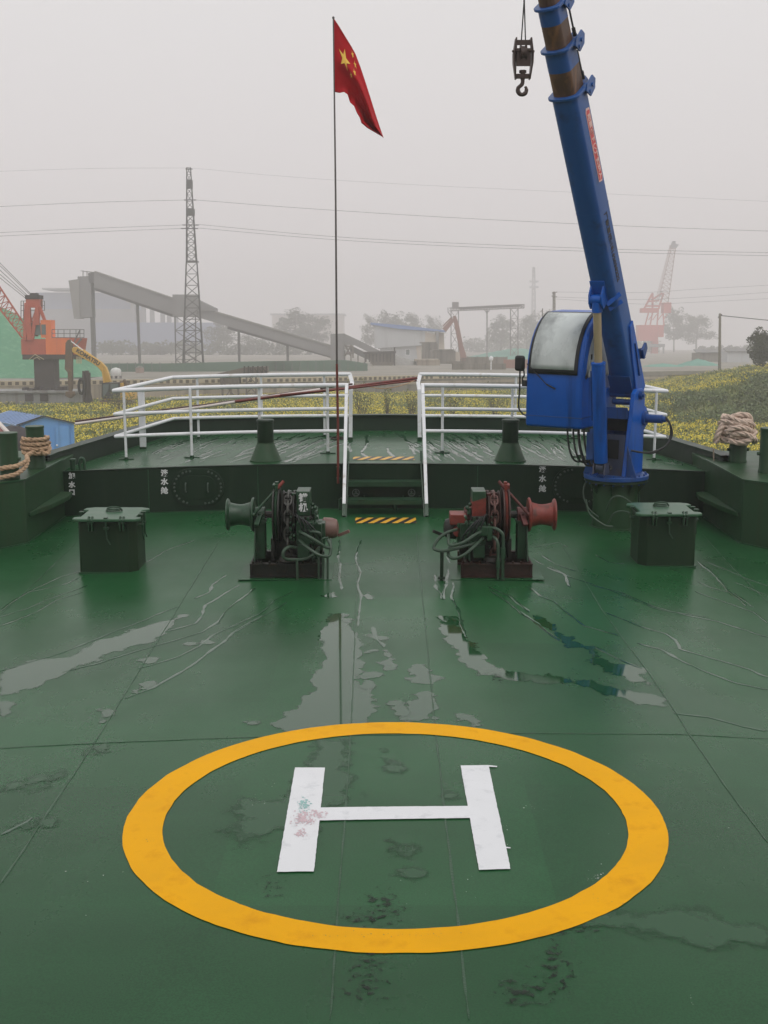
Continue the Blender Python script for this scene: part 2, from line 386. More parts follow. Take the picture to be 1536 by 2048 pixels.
# ---- rain water: puddles and rivulets
def blob(u, v, ru, rv, seed, n=26):
    return [(u+ru*math.cos(2*PI*k/n)*(1+.45*noise.noise((math.cos(2*PI*k/n)*1.3, math.sin(2*PI*k/n)*1.3, seed*5.1))),
             v+rv*math.sin(2*PI*k/n)*(1+.45*noise.noise((math.cos(2*PI*k/n)*1.3+9, math.sin(2*PI*k/n)*1.3, seed*5.1)))) for k in range(n)]
L7 = lambda pts: [(x/2, y/2+1080) for x, y in pts]
L8 = lambda pts: [(x/2+768, y/2+1080) for x, y in pts]
puddles = [
 L7([(1370,295),(1325,300),(1300,360),(1280,400),(1310,440),(1290,480),(1255,560),(1240,610),(1185,660),(1150,700),(1105,740),(1130,765),(1250,775),(1330,755),(1480,735),(1500,640),(1490,590),(1440,585),(1450,450),(1430,370),(1400,320)]),
 [(640,1480),(700,1478),(702,1530),(695,1600),(655,1632),(620,1690),(560,1660),(480,1690),(440,1665),(500,1640),(450,1630),(470,1600),(560,1596),(600,1560)],
 L7([(0,540),(100,500),(150,480),(270,470),(400,410),(500,370),(620,335),(680,320),(770,285),(720,310),(680,350),(620,400),(500,440),(400,470),(330,500),(250,540),(150,590),(80,610),(0,620)]),
 L8([(225,305),(285,305),(310,350),(330,395),(380,440),(400,480),(470,520),(530,530),(640,545),(750,550),(850,570),(900,590),(925,600),(1000,610),(1100,625),(1135,670),(1040,660),(930,630),(850,600),(750,575),(640,572),(530,567),(470,550),(390,540),(310,490),(290,440),(245,400),(215,350)]),
 L8([(580,290),(640,320),(720,380),(800,425),(840,430),(850,470),(900,490),(965,500),(1020,515),(1060,560),(1095,592),(1000,570),(960,545),(900,530),(830,490),(810,440),(740,430),(680,385),(610,320)]),
 L8([(110,500),(170,490),(185,530),(220,550),(190,575),(105,570)]), L8([(120,615),(175,590),(200,640),(215,720),(85,730),(95,680)]),
 L8([(295,700),(340,695),(400,725),(422,742),(350,742),(310,720)]), L8([(0,430),(50,470),(45,510),(0,525)]),
 L7([(0,650),(55,645),(60,670),(0,712)]), L7([(0,1000),(90,960),(170,935),(210,955),(130,985)]),
 L8([(240,990),(280,1010),(290,1040),(245,1045)]),
 [(1130,1838),(1180,1850),(1390,1888),(1536,1900),(1536,1860),(1400,1820),(1260,1822)],
 L7([(1470,215),(1500,232),(1480,240),(1455,220)]), L7([(1430,540),(1530,520),(1536,545),(1450,560)]), L7([(1460,380),(1536,385),(1536,420),(1500,400)]),
]
for k, (u, v, ru, rv) in enumerate([(300,1320,14,7),(295,1373,15,8),(272,1385,11,4),(213,1428,15,9),(208,1441,10,4),(380,1290,10,3),(415,1283,15,5),(205,1494,16,6),(168,1507,9,5),(118,1550,9,4),(85,1576,13,6),
        (798,1420,16,9),(783,1407,10,4),(788,1535,16,11),(770,1518,9,5),(772,1503,6,4),(740,1302,12,5),(735,1368,13,8),(505,1443,9,3),(95,1640,16,10),(52,1655,12,6),(735,1590,14,5),(800,1700,26,16),(790,1690,14,8),(830,1750,40,14),(660,1193,14,5),(690,1240,6,10)]):
    puddles.append(blob(u, v, ru, rv, k))
def film_material(name, col, rough, ior, lo, hi, nsc=5.5, amp=1.9, top=1.0):
    m = plain(name, col, rough, .5, ior); nt = m.node_tree; N = nt.nodes; Lk_ = nt.links; b = N['Principled BSDF']; out = N['Material Output']
    at = N.new('ShaderNodeAttribute'); at.attribute_name = 'wet'; tc = N.new('ShaderNodeTexCoord')
    n1 = N.new('ShaderNodeTexNoise'); n1.inputs['Scale'].default_value = nsc; n1.inputs['Detail'].default_value = 9; n1.inputs['Roughness'].default_value = .62; Lk_.new(tc.outputs['Object'], n1.inputs['Vector'])
    ma = N.new('ShaderNodeMath'); ma.operation = 'MULTIPLY_ADD'; ma.inputs[1].default_value = amp; Lk_.new(n1.outputs['Fac'], ma.inputs[0]); Lk_.new(at.outputs['Fac'], ma.inputs[2])
    mr = N.new('ShaderNodeMapRange'); mr.interpolation_type = 'SMOOTHSTEP'; mr.inputs['From Min'].default_value = lo; mr.inputs['From Max'].default_value = hi; mr.inputs['To Max'].default_value = top; Lk_.new(ma.outputs[0], mr.inputs['Value'])
    tr = N.new('ShaderNodeBsdfTransparent'); mx = N.new('ShaderNodeMixShader'); Lk_.new(mr.outputs['Result'], mx.inputs['Fac']); Lk_.new(tr.outputs[0], mx.inputs[1]); Lk_.new(b.outputs[0], mx.inputs[2]); Lk_.new(mx.outputs[0], out.inputs['Surface'])
    return m
M['water'] = film_material('rain_water_on_paint', (.013, .060, .022, 1), .04, 1.52, 1.36, 1.50)
M['damp'] = film_material('damp_paint', (.0125, .068, .023, 1), .20, 1.32, 1.30, 1.70)
def film(name, group, m, cell, feather, zz=.0014, parent=None):
    VV = []; FF = []; WW = []; base = 0
    for nq, q in enumerate(group):
        P = np.array([tuple(SD(*c))[:2] for c in q]); x0, y0 = P.min(0)-feather*2; x1, y1 = P.max(0)+feather*2
        cw = cell*max(1.0, (y0+y1)/2/7); gx = np.arange(x0, x1+cw, cw); gy = np.arange(y0, y1+cw*1.6, cw*1.6); X, Y = np.meshgrid(gx, gy); inside = np.zeros(X.shape, bool); D = np.full(X.shape, 9.0)
        for (ax, ay), (bx, by) in zip(P, np.roll(P, -1, 0)):
            if by != ay: inside ^= ((ay > Y) != (by > Y)) & (X < (bx-ax)*(Y-ay)/(by-ay)+ax)
            dx, dy = bx-ax, by-ay; t = np.clip(((X-ax)*dx+(Y-ay)*dy)/max(dx*dx+dy*dy, 1e-9), 0, 1); D = np.minimum(D, np.hypot(X-ax-t*dx, Y-ay-t*dy))
        W = np.clip(.5+np.where(inside, D, -D)/(2*feather), 0, 1); idx = -np.ones(X.shape, int); use = W > 0
        k = use.copy(); k[1:, :] |= use[:-1, :]; k[:-1, :] |= use[1:, :]; kk = k.copy(); k[:, 1:] |= kk[:, :-1]; k[:, :-1] |= kk[:, 1:]
        idx[k] = base+np.arange(k.sum()); base += int(k.sum())
        VV.append(np.stack([X[k], Y[k], -.0064*X[k]**2+zz+.00004*nq], 1)); WW.append(W[k])
        a, b, c_, d = idx[:-1, :-1], idx[:-1, 1:], idx[1:, 1:], idx[1:, :-1]; ok = (a >= 0) & (b >= 0) & (c_ >= 0) & (d >= 0)
        FF.append(np.stack([a[ok], b[ok], c_[ok], d[ok]], 1))
    me = bpy.data.meshes.new(name); me.from_pydata(np.concatenate(VV).tolist(), [], np.concatenate(FF).tolist()); me.update()
    me.attributes.new('wet', 'FLOAT', 'POINT').data.foreach_set('value', np.concatenate(WW).astype(np.float32)); me.materials.append(m)
    o = bpy.data.objects.new(name, me); COL.objects.link(o); 
    if parent: o.parent = parent; tag(o, kind='stuff')
    else: SHIP.append(o); tag(o, kind='structure')
    return o
near = [q for q in puddles if sum(c[1] for c in q)/len(q) > 1465]
film('water', [q for q in puddles if q not in near], M['water'], .018, .085)
film('damp_film', near, M['damp'], .018, .11, .0021)
rivs = [L7(p) for p in (
 [(1360,0),(1355,60),(1365,200)], [(1440,0),(1425,60),(1440,130),(1425,170),(1440,220),(1430,350)], [(910,140),(850,180),(835,210),(775,235)], [(710,270),(610,305),(580,320),(500,350),(380,400),(250,450),(0,525)],
 [(955,180),(890,220),(825,260),(815,300),(780,335),(670,365)], [(1020,190),(960,240),(900,290),(870,330),(800,370),(650,415),(500,460),(380,500),(250,530)], [(1170,205),(1100,240),(1030,300),(940,340),(860,380),(800,425),(700,470),(550,515)],
 [(1140,250),(1040,310),(935,370),(900,410),(820,460),(720,530),(620,590),(500,635)], [(350,180),(200,235),(110,275),(0,310)], [(330,210),(230,240),(150,290),(0,345)], [(320,150),(250,180),(110,210),(60,240)], [(320,125),(240,150),(150,190),(60,240),(0,285)],
 [(780,0),(650,50),(580,90)], [(1490,350),(1500,400),(1536,430)], [(0,1180),(110,1130),(130,1110)])]
rivs += [L8(p) for p in (
 [(570,185),(620,225),(690,250),(740,300),(800,345),(940,385)], [(415,185),(500,225),(580,290)], [(420,200),(540,280),(620,345),(700,405)], [(820,180),(950,210),(1080,265),(1230,305),(1330,325),(1536,390)],
 [(890,290),(1020,345),(1130,375),(1160,400),(1180,435),(1300,470),(1470,520),(1536,550)], [(1020,415),(1110,440),(1180,480),(1260,520),(1400,570),(1536,600)], [(1155,690),(1300,710),(1430,745),(1536,765)],
 [(1255,85),(1310,130),(1340,160),(1390,215),(1450,265)], [(1245,165),(1300,190),(1400,215),(1480,270)], [(1240,205),(1330,235),(1480,290),(1536,335)], [(590,70),(640,100)], [(625,60),(690,100),(770,125)], [(650,110),(720,140),(750,190)],
 [(660,105),(760,155),(900,200),(1100,280),(1300,310)], [(840,430),(930,475),(1030,515)], [(245,60),(270,100),(250,150),(240,240)], [(280,170),(275,230),(300,300),(330,390)], [(200,140),(205,190),(235,230)],
 [(1300,90),(1420,140),(1536,185)], [(1400,170),(1500,210),(1536,225)], [(600,30),(700,10),(740,30)], [(850,60),(900,90),(960,95)])]
mb = MB()
for k, q in enumerate(rivs):
    p = [SD(*c) for c in q]; ribbon(mb, wiggle(p, .022, .045, k+20, zdk), .018+.013*random.random(), .0018, zdk, True, k, .5)
# trickles on the raised foredeck, running outboard
zf = lambda x: HF+zdk(x)
fm = MB()
def trick(u0, v0, u1, v1, k, w):
    ribbon(fm, wiggle([SF(u0, v0), SF((u0+u1)/2+random.uniform(-6, 6), (v0+v1)/2), SF(u1, v1)], .03, .05, k, zf), w*2.4, .0026, zf, True, k, .5)
for k in range(80):
    v0 = random.uniform(868, 905); dv = random.uniform(10, 30); u0 = random.uniform(330, 690)
    trick(u0, v0, u0-dv*random.uniform(2.0, 2.9), min(v0+dv, 926), k, random.uniform(.009, .02))
for k in range(72):
    v0 = random.uniform(866, 905); dv = random.uniform(10, 30); u0 = random.uniform(830, 1130)
    trick(u0, v0, u0+dv*random.uniform(1.1, 2.1), min(v0+dv, 924), k+100, random.uniform(.009, .02))
for k, (a, b) in enumerate((((735,868),(724,905)), ((724,905),(735,921)), ((773,895),(790,915)), ((800,868),(835,895)), ((790,866),(830,892)), ((815,890),(833,910)), ((820,888),(842,908)), ((705,880),(700,905)), ((770,866),(768,874)), ((850,885),(872,903)))):
    trick(*a, *b, k+300, .018)
for k in range(22):
    u0 = random.uniform(1320, 1400); v0 = random.uniform(895, 925); trick(u0, v0, u0+random.uniform(10, 35), v0+random.uniform(4, 9), k+400, .012)
n0 = len(mb.v); mb.v += fm.v; mb.f += [tuple(i+n0 for i in f) for f in fm.f]
rv = mb.build('rain_water', M['rivulet'], fix=False, smooth=180); tag(rv, kind='structure')

# ---- the wheelhouse front the photograph was taken from (behind the camera)
mb = MB(); mb.box((-4.7, -4.2, -.3), (4.7, -1.0, 2.6)); mb.box((-4.2, -4.2, 2.6), (4.2, -1.3, 7.2)); mb.box((-4.5, -4.3, 7.2), (4.5, -.9, 7.4))
o = mb.build('superstructure', mat('dirty_cream_superstructure', (.22, .22, .20, 1), .6, .15, 1), bevel=.02); tag(o, kind='structure')
# ---- grime, specks and scuffs on the deck paint
def specks(name, m, lst, parent, surf=zdk, z=.0032, org=(0, 0), seed=1, s0=.004, s1=.016):
    r = random.Random(seed); mb = MB()
    for (u, v, ru, rv, n) in lst:
        for _ in range(n):
            p = SD(u+r.gauss(0, ru*.5), v+r.gauss(0, rv*.5)); s = r.uniform(s0, s1)*r.choice((.3, .4, .6, .8)); a = r.uniform(0, 6.3); k = r.randint(4, 6)
            mb.sheet([(p.x-org[0]+s*r.uniform(.4, 1)*math.cos(a+6.283*i/k), p.y-org[1]+s*1.3*r.uniform(.4, 1)*math.sin(a+6.283*i/k), surf(p.x)+z) for i in range(k)])
    o = mb.build(name, m, parent, fix=False, smooth=0); o['kind'] = 'stuff'; return o
M['grime'] = mat('black_grime', (.008, .022, .009, 1), .6, .3, 30); M['chip'] = mat('pale_paint_chip', (.45, .50, .44, 1), .6, .2, 30)
M['stain'] = film_material('black_grime_film', (.006, .016, .007, 1), .5, 1.4, 2.0, 2.45, 26, 2.9, .75)
film('grime_stain', [blob(*a) for a in ((737,1925,30,48,1),(722,1985,40,14,2),(765,1815,30,34,3),(735,1838,70,12,4),(1108,1925,24,34,5),(1124,1962,14,24,6),(1095,1978,26,9,7),(1140,1862,46,14,8),(546,1775,12,20,9),(995,1355,14,10,13),(1040,1985,36,28,14))], M['stain'], .012, .13, .0031, deck)
specks('paint_chip', M['chip'], [(1190,1755,22,16,26),(1270,1790,12,6,5),(1065,1615,22,6,8),(1010,1650,9,40,14),(520,1595,40,30,14),(540,1580,20,40,8),(285,1945,2,2,1),(1385,2000,20,12,4),(1450,1650,40,20,3),(300,1750,200,90,12),(1250,1640,160,160,14),(900,1780,120,60,10),(770,1250,300,160,20)], deck, seed=4, s0=.002, s1=.008)
specks('teal_scuff', mat('teal_scuff', (.30, .50, .48, 1), .6), [(608,1612,13,11,120)], hp, z=.0082, org=(.06, 6.343), seed=6, s0=.006, s1=.016)
specks('pink_scuff', mat('pink_scuff', (.62, .47, .50, 1), .6), [(607,1640,22,14,220),(636,1632,16,7,70),(602,1668,12,10,60)], hp, z=.0084, org=(.06, 6.343), seed=7, s0=.005, s1=.015)
specks('worn_patch', mat('worn_yellow', (.50, .27, .03, 1), .6), [(760,1872,180,6,40),(860,1872,30,7,24),(300,1700,20,60,14),(1200,1800,60,20,20)], hp, z=.006, org=(.06, 6.343), seed=8, s0=.002, s1=.008)
# ---- raised foredeck with its bulwarks
fd = thing('raised_foredeck', 'raised dark green bow platform with low bulwarks in front of the field', 'foredeck', (0, WY, 0))
def prof_half(y): return 4.07 + (3.19-4.07)*(y-WY)/(18.67-WY) if y <= 18.67 else 3.19
mb = MB()
rows = []
for y in np.linspace(WY, 18.70, 12):
    w = prof_half(y); rows.append([(float(x), float(y)-WY, HF+zdk(float(x))) for x in np.linspace(-w, w, 41)])
for r_ in rows: mb.v += r_
for j in range(11):
    for i in range(40): mb.f.append((j*41+i, j*41+i+1, (j+1)*41+i+1, (j+1)*41+i))
mb.build('deck_plate', M['deck'], fd, fix=False)
mb = MB()
for i in range(41):
    x = -4.07+8.14*i/40; mb.v += [(x, 0, zdk(x)-.03), (x, 0, HF+zdk(x)-.012), (x, -.012, HF+zdk(x)-.006), (x, -.012, HF+zdk(x)+.003), (x, .03, HF+zdk(x)+.004)]
for i in range(40):
    for k in range(4): mb.f.append((5*i+k, 5*(i+1)+k, 5*(i+1)+k+1, 5*i+k+1))
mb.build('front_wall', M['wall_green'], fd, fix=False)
mb = MB()                                    # vertical plate seams on the wall and its foot weld
for u in (297, 516, 1280, 955):
    x = SY(u, 970, WY).x; mb.bar((x, -.003, zdk(x)), (x, -.003, HF+zdk(x)-.02), .012, .008)
for i in range(40):
    x0 = -4.0+.2*i; mb.bar((x0, -.006, zdk(x0)+.004), (x0+.2, -.006, zdk(x0+.2)+.004), .014, .012)
mb.build('weld_seam', M['seam'], fd)
def bulwark(name, pts, h, lean):
    mb = MB(); n = len(pts)
    for i, (x, y) in enumerate(pts):
        d = V(pts[min(i+1, n-1)])-V(pts[max(i-1, 0)]); nrm = V((-d[1], d[0])).normalized()   # outward
        z = HF+zdk(x)
        for (o_, zz) in ((0, z-.05), (lean, z+h), (lean-.035, z+h+.004), (lean-.035, z+h+.028), (lean+.13, z+h+.028), (lean+.13, z+h-.02), (lean+.06, z+h-.03), (.10, -.6)):
            mb.v.append((x+nrm.x*o_, y-WY+nrm.y*o_, zz))
    k = 8
    for i in range(n-1):
        for j in range(k-1): mb.f.append((k*i+j, k*(i+1)+j, k*(i+1)+j+1, k*i+j+1))
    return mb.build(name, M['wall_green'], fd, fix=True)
bulwark('bulwark', [(-4.09, 15.2), (-4.06, 15.5), (-3.5, 17.75), (-3.19, 18.62), (-3.05, 18.72), (-1.5, 18.74), (0, 18.75), (1.5, 18.74), (3.08, 18.72), (3.22, 18.62), (3.53, 17.75), (4.1, 15.5), (4.12, 15.2)], .205, .045)
mb = MB(); m2_ = MB()
for i in range(26):
    t0 = i/26; y0 = 15.42+t0*3.2; mb.bar((-prof_half(y0)+.01, y0-WY, HF+zdk(4)+.004+.03*t0), (-prof_half(y0+.123)+.01, y0+.123-WY, HF+zdk(4)+.004+.03*(t0+1/26)), .014)
    m2_.bar((prof_half(y0)-.01, y0-WY, HF+zdk(4)+.004+.03*t0), (prof_half(y0+.123)-.01, y0+.123-WY, HF+zdk(4)+.004+.03*(t0+1/26)), .014)
mb.build('weld_seam', M['seam'], fd); m2_.build('weld_seam', M['seam'], fd)
def wall_text(s, u, vs, size):
    mbs = []
    for ch, v in zip(s, vs):
        p = SY(u, v, WY); mbs.append(text(ch, size, (p.x, -.004, p.z), (1,0,0), (0,0,1), 'lettering', M['letter'], fd, bold=.004))
wall_text('淡水舱', 329, (947, 964, 982), .088)
wall_text('淡水舱', 1085, (939, 958, 978), .088)
wall_text('加水口', 144, (952, 970, 985), .080)

# ---- manhole covers on the wall
def manhole(label, u, v, handles):
    p = SY(u, v, WY); t = thing('manhole_cover', label, 'manhole cover', (p.x, WY, p.z), 0, 'manhole covers on the foredeck wall')
    def stad(hw, hh, n=14):
        out = []
        for sgn in (1, -1):
            for k in range(n+1):
                a = -PI/2+PI*k/n; out.append((sgn*(hw-hh+hh*math.cos(a)), sgn*hh*math.sin(a)))
        return out
    MB().prism([(x, -.001, z) for x, z in stad(.325, .235)], (0, -.022, 0)).build('plate', M['wall_green'], t, bevel=.004)
    MB().prism([(x, -.0225, z) for x, z in stad(.235, .15)], (0, -.008, 0)).build('boss', M['wall_green'], t, bevel=.003)
    bm_ = MB(); S = stad(.292, .202, 40); 
    for k in range(24):
        x, z = S[int(k*len(S)/24)]; bm_.cyl((x, -.022, z), (x, -.045, z), .013, n=6)
    bm_.build('bolts', M['bolt'], t)
    for hx in handles:
        MB().tube(cr([(hx, -.03, .055), (hx, -.07, .045), (hx, -.075, 0), (hx, -.07, -.045), (hx, -.03, -.055)], 4), .009, 6).build('handle', M['bolt'], t)
manhole('oval bolted manhole cover with two loop handles behind the green anchor winch', 396, 974, (-.145, .13))
manhole('oval bolted manhole cover half hidden behind the crane pedestal', 1157, 971, (.16,))

# ---- water filling pipe at the corner
p = SF(141, 941); t = thing('filling_pipe', 'short capped pipe stub above the lettering at the left wall corner', 'pipe', (p.x+.02, WY+.12, p.z))
MB().cyl((0,0,0), (0,0,.11), .032).build('stub', M['gear_green'], t)
MB().lathe([(.036,0),(.04,.004),(.04,.03),(.03,.036)], (0,0,.108), (0,0,1)).build('cap', M['gear_green'], t)
p = SF(162, 940); o = MB().tube(cr([(p.x-.02, WY+.12, p.z-.01), (p.x-.025, WY+.12, p.z+.10), (p.x, WY+.12, p.z+.14), (p.x+.03, WY+.12, p.z+.11), (p.x+.035, WY+.12, p.z-.01)], 5), .02, 8).build('vent_bend', M['gear_green']); tag(o, 'bent green air pipe beside the capped filling stub', 'pipe')

# ---- side platforms for the mooring bitts
def side_box(s, name, label):
    t = thing(name, label, 'bollard platform', (s*4.2, 14.3, 0))
    q = [(3.99, 15.36), (4.02, 13.79), (4.62, 13.15), (5.5, 13.15), (5.5, 16.2), (3.99, 16.2)]
    mb = MB(); mb.prism([(s*(x-4.2), y-14.3, -.25) for x, y in q], (0, 0, .865)); mb.build('platform', M['box_green'], t, bevel=.012)
    mb = MB()
    for a, b in zip(q[:3], q[1:4]): mb.bar((s*(a[0]-4.2-.006), a[1]-14.3, .622), (s*(b[0]-4.2-.006), b[1]-14.3, .622), .016)
    for a, b in zip(q[:3], q[1:4]): mb.bar((s*(a[0]-4.2-.006), a[1]-14.3, zdk(a[0])+.004), (s*(b[0]-4.2-.006), b[1]-14.3, zdk(b[0])+.004), .02)
    mb.build('weld_seam', M['seam'], t)
    pl = [(4.0, 13.86), (4.0, 15.25), (3.86, 15.22), (3.83, 14.95), (3.89, 14.4)]
    mb = MB(); mb.prism([(s*(x-4.2), y-14.3, .225) for x, y in pl], (0,0,.012))
    for a, b in zip(pl[2:], pl[3:]+pl[:1]): mb.bar((s*(a[0]-4.2), a[1]-14.3, .21), (s*(b[0]-4.2), b[1]-14.3, .21), .012, .045)
    mb.build('step_ledge', M['box_green'], t)
    # rising outer bulwark
    mb = MB(); mb.prism([(s*(5.3-4.2), -1.1, .4), (s*(5.36-4.2), -1.1, .4), (s*(5.36-4.2), -1.1, .66), (s*(5.3-4.2), -1.1, .66)], (0, 3.4, .05)); mb.build('outer_coaming', M['box_green'], t)
    return t
side_box(-1, 'bollard_platform', 'green steel side platform carrying bollards left of the front wall')
side_box(1, 'bollard_platform', 'green steel side platform carrying bollards right of the front wall')

def bollard(label, x, y, h, r):
    t = thing('bollard', label, 'bollard', (x, y, .617), 0, 'mooring bollards on the side platforms')
    MB().lathe([(r*1.06, 0), (r*1.05, .02), (r, .035), (r, h-.03), (r*1.04, h-.026), (r*1.04, h-.004), (r*1.0, h)], (0,0,0), (0,0,1), 32).build('post', M['box_green'], t)
    MB().cyl((-r*1.25, 0, h*.42), (r*1.25, 0, h*.42), .02, n=10).build('cross_bar', M['box_green'], t)
    return t
bl1 = bollard('left outer green bollard with rope crossing its foot', -4.22, 13.93, .52, .105)
bl2 = bollard('left bollard wound with three turns of tan rope', -4.135, 14.72, .50, .105)
br2 = bollard('right bollard buried under a heap of pinkish rope', 4.34, 15.2, .36, .105)
br1 = bollard('bare right bollard beside the rope heap', 4.47, 14.36, .52, .115)

# ---- ropes
path = []
c2 = V((-4.135, 14.72, 0)); c1 = V((-4.22, 13.93, 0))
for k in range(3*16+9):
    a = -2.6+2*PI*k/16; rr = .135+.006*math.sin(k*1.7)
    path.append(c2+V((math.cos(a)*rr*1.12, math.sin(a)*rr, .617+.37-.055*k/16+.012*math.sin(a*1.0+.5))))
mb = rope_mb(path, .027)
q = [c2+V((.14, .03, .90)), c2+V((.17, -.02, .86)), c2+V((.165, -.06, .81)), c2+V((.13, -.1, .80)), c2+V((.09,-.14,.83))]
rope_mb(cr(q, 5), .027, mb=mb)
q = [c2+V((.02, -.13, .83)), c2+V((-.02, -.3, .80)), c1+V((.16, .15, .80)), c1+V((.12, -.12, .775)), c1+V((0, -.15, .76)), c1+V((-.2, -.13, .72)), c1+V((-.5, -.05, .69))]
rope_mb(cr(q, 8), .027, mb=mb)
q = [c1+V((.17, .15, .80)), c1+V((.17, .02, .74)), c1+V((.12, -.15, .69)), c1+V((-.02, -.19, .66)), c1+V((-.2, -.2, .635)), c1+V((-.5, -.2, .64))]
rope_mb(cr(q, 8), .027, mb=mb)
o = mb.build('mooring_rope', M['rope_l'], fix=False); tag(o, 'tan twisted mooring rope wound round the left bollards', 'rope')
cR = V((4.34, 15.2, 0)); mb = MB()
for k in range(6):
    zc = .617+.29+.05*k-(.02 if k > 3 else 0); rx = .185+.02*math.sin(k*2.1)
    pts = [cR+V((-.035+math.cos(2*PI*i/20)*rx, math.sin(2*PI*i/20)*.16-.01, zc+.035*math.sin(2*PI*i/20*1+k*.9)+.015*math.sin(5*i+k))) for i in range(21)]
    rope_mb(pts, .033, mb=mb)
rope_mb(cr([cR+V((-.30, -.08, .86)), cR+V((-.28, -.1, .98)), cR+V((-.20, -.08, 1.10)), cR+V((-.06, -.06, 1.19)), cR+V((.07, -.05, 1.19)), cR+V((.13, -.02, 1.12)), cR+V((.08, .05, 1.05))], 8), .038, mb=mb)
rope_mb(cr([cR+V((-.20, -.16, 1.0)), cR+V((-.1, -.2, 1.06)), cR+V((.05, -.19, 1.04)), cR+V((.16, -.12, .97))], 8), .034, mb=mb)
rope_mb(cr([cR+V((-.17, -.17, .90)), cR+V((-.05, -.2, .88)), cR+V((.1, -.19, .93)), cR+V((.17, -.1, 1.01))], 8), .034, mb=mb)
rope_mb(cr([cR+V((-.16, -.17, .97)), cR+V((0, -.21, .99)), cR+V((.14, -.17, .92)), cR+V((.18, -.06, .87))], 8), .034, mb=mb)
o = mb.build('rope_heap', M['rope_r'], fix=False); tag(o, 'heap of thick pinkish rope coiled on the right bollard', 'rope')
p0 = SY(1427, 897, 15.3); p1 = SY(1427, 930, 15.3); p2 = SY(1422, 952, 15.25); p3 = SY(1431, 965, 15.2)
o = rope_mb(cr([p0, p1, p2, p1+V((.02, .0, -.06)), p3, p3+V((0, 0, -.08))], 6), .009); o = o.build('rope_end', M['rope_r'], fix=False); tag(o, 'thin rope end dangling at the right corner of the foredeck', 'rope')

# ---- railings
def railing(name, label, s, near, far, posts_n, posts_f, thick):
    t = thing(name, label, 'railing', (s*2, 16.9, 0), 0, 'white railings on the foredeck')
    o_ = V((s*2, 16.9, 0))
    top = HF+.915
    for k, (hh, rr) in enumerate(((.31, .024), (.60, .024), (.905, .028))):
        mb = MB()
        ex = [V((near[0][0], near[0][1], 0)), V((near[1][0], near[1][1], 0)), V((far[1][0], far[1][1], 0)), V((far[0][0], far[0][1], 0))]
        ext = ex[2] + (ex[1]-ex[2])*.0
        pts = [V((p.x, p.y, HF+zdk(p.x)+hh)) for p in ex]
        for a, b in zip(pts, pts[1:]):
            mb.tube([a.lerp(b, i/6)+V((0,0, (zdk(a.lerp(b, i/6).x)-(zdk(a.x)*(1-i/6)+zdk(b.x)*i/6)))) for i in range(7)], rr, 10)
        for p in pts: mb.ball(p, rr*1.01, 10, 6)
        mb.v = [tuple(V(q)-o_) for q in mb.v]; mb.build('rail', M['white'], t)
    for (x, y) in posts_n+posts_f:
        z = HF+zdk(x); mb = MB(); mb.cyl((x-o_.x, y-o_.y, z+.03), (x-o_.x, y-o_.y, z+.905), .018, n=10); mb.build('post', M['white'], t)
        mb = MB(); mb.cyl((x-o_.x, y-o_.y, z), (x-o_.x, y-o_.y, z+.035), .026, n=10)
        for q in ((.09, 0), (-.09, 0), (0, .05)): mb.cbox((x-o_.x+q[0]/2, y-o_.y+q[1]/2, z+.008), (abs(q[0])+.02, abs(q[1])+.02, .014))
        mb.build('post_foot', M['gear_green'], t)
    for (x, y) in thick:
        z = HF+zdk(x); MB().cbox((x-o_.x, y-o_.y, z+.47), (.085, .05, .88)).build('flat_post', M['white'], t, bevel=.004)
        MB().cbox((x-o_.x, y-o_.y, z+.015), (.088, .054, .03)).build('post_foot', M['gear_green'], t)
    # end post at the gangway
    x, y = far[0]; z = HF+zdk(x); a = V((x, y, z+.905))
    mb = MB(); pts = [V((x, y, z+.905)), V((x+s*.0-s*.035, y-.10, z+.80)), V((x-s*.02, y-.28, z+.70)), V((x-s*.015, y-.35, z+.04))]
    for p, q in zip(pts, pts[1:]): mb.bar(p-o_, q-o_, .055, .03, (0,1,0))
    mb.build('end_post', M['white'], t, bevel=.004)
    MB().cbox((pts[3].x-o_.x, pts[3].y-o_.y, z+.02), (.07, .05, .05)).build('post_foot', M['gear_green'], t)
    return t
railing('railing', 'white three rail railing on the foredeck left of the stair', -1, ((-.50, 16.15), (-3.50, 16.2)), ((-.49, 17.95), (-3.06, 18.1)),
        [(-.735, 16.25), (-1.62, 16.2), (-2.50, 16.12), (-3.37, 16.19)], [(-1.77, 18.03), (-2.70, 18.1), (-.86, 18.0)], [(-3.34, 17.2)])
railing('railing', 'white three rail railing on the foredeck right of the stair, running behind the crane', 1, ((.53, 16.15), (3.66, 16.2)), ((.52, 17.95), (3.2, 18.1)),
        [(.765, 16.3), (1.67, 16.25), (2.55, 16.2), (3.53, 16.19)], [(1.9, 18.03), (2.75, 18.1)], [(3.48, 17.2)])

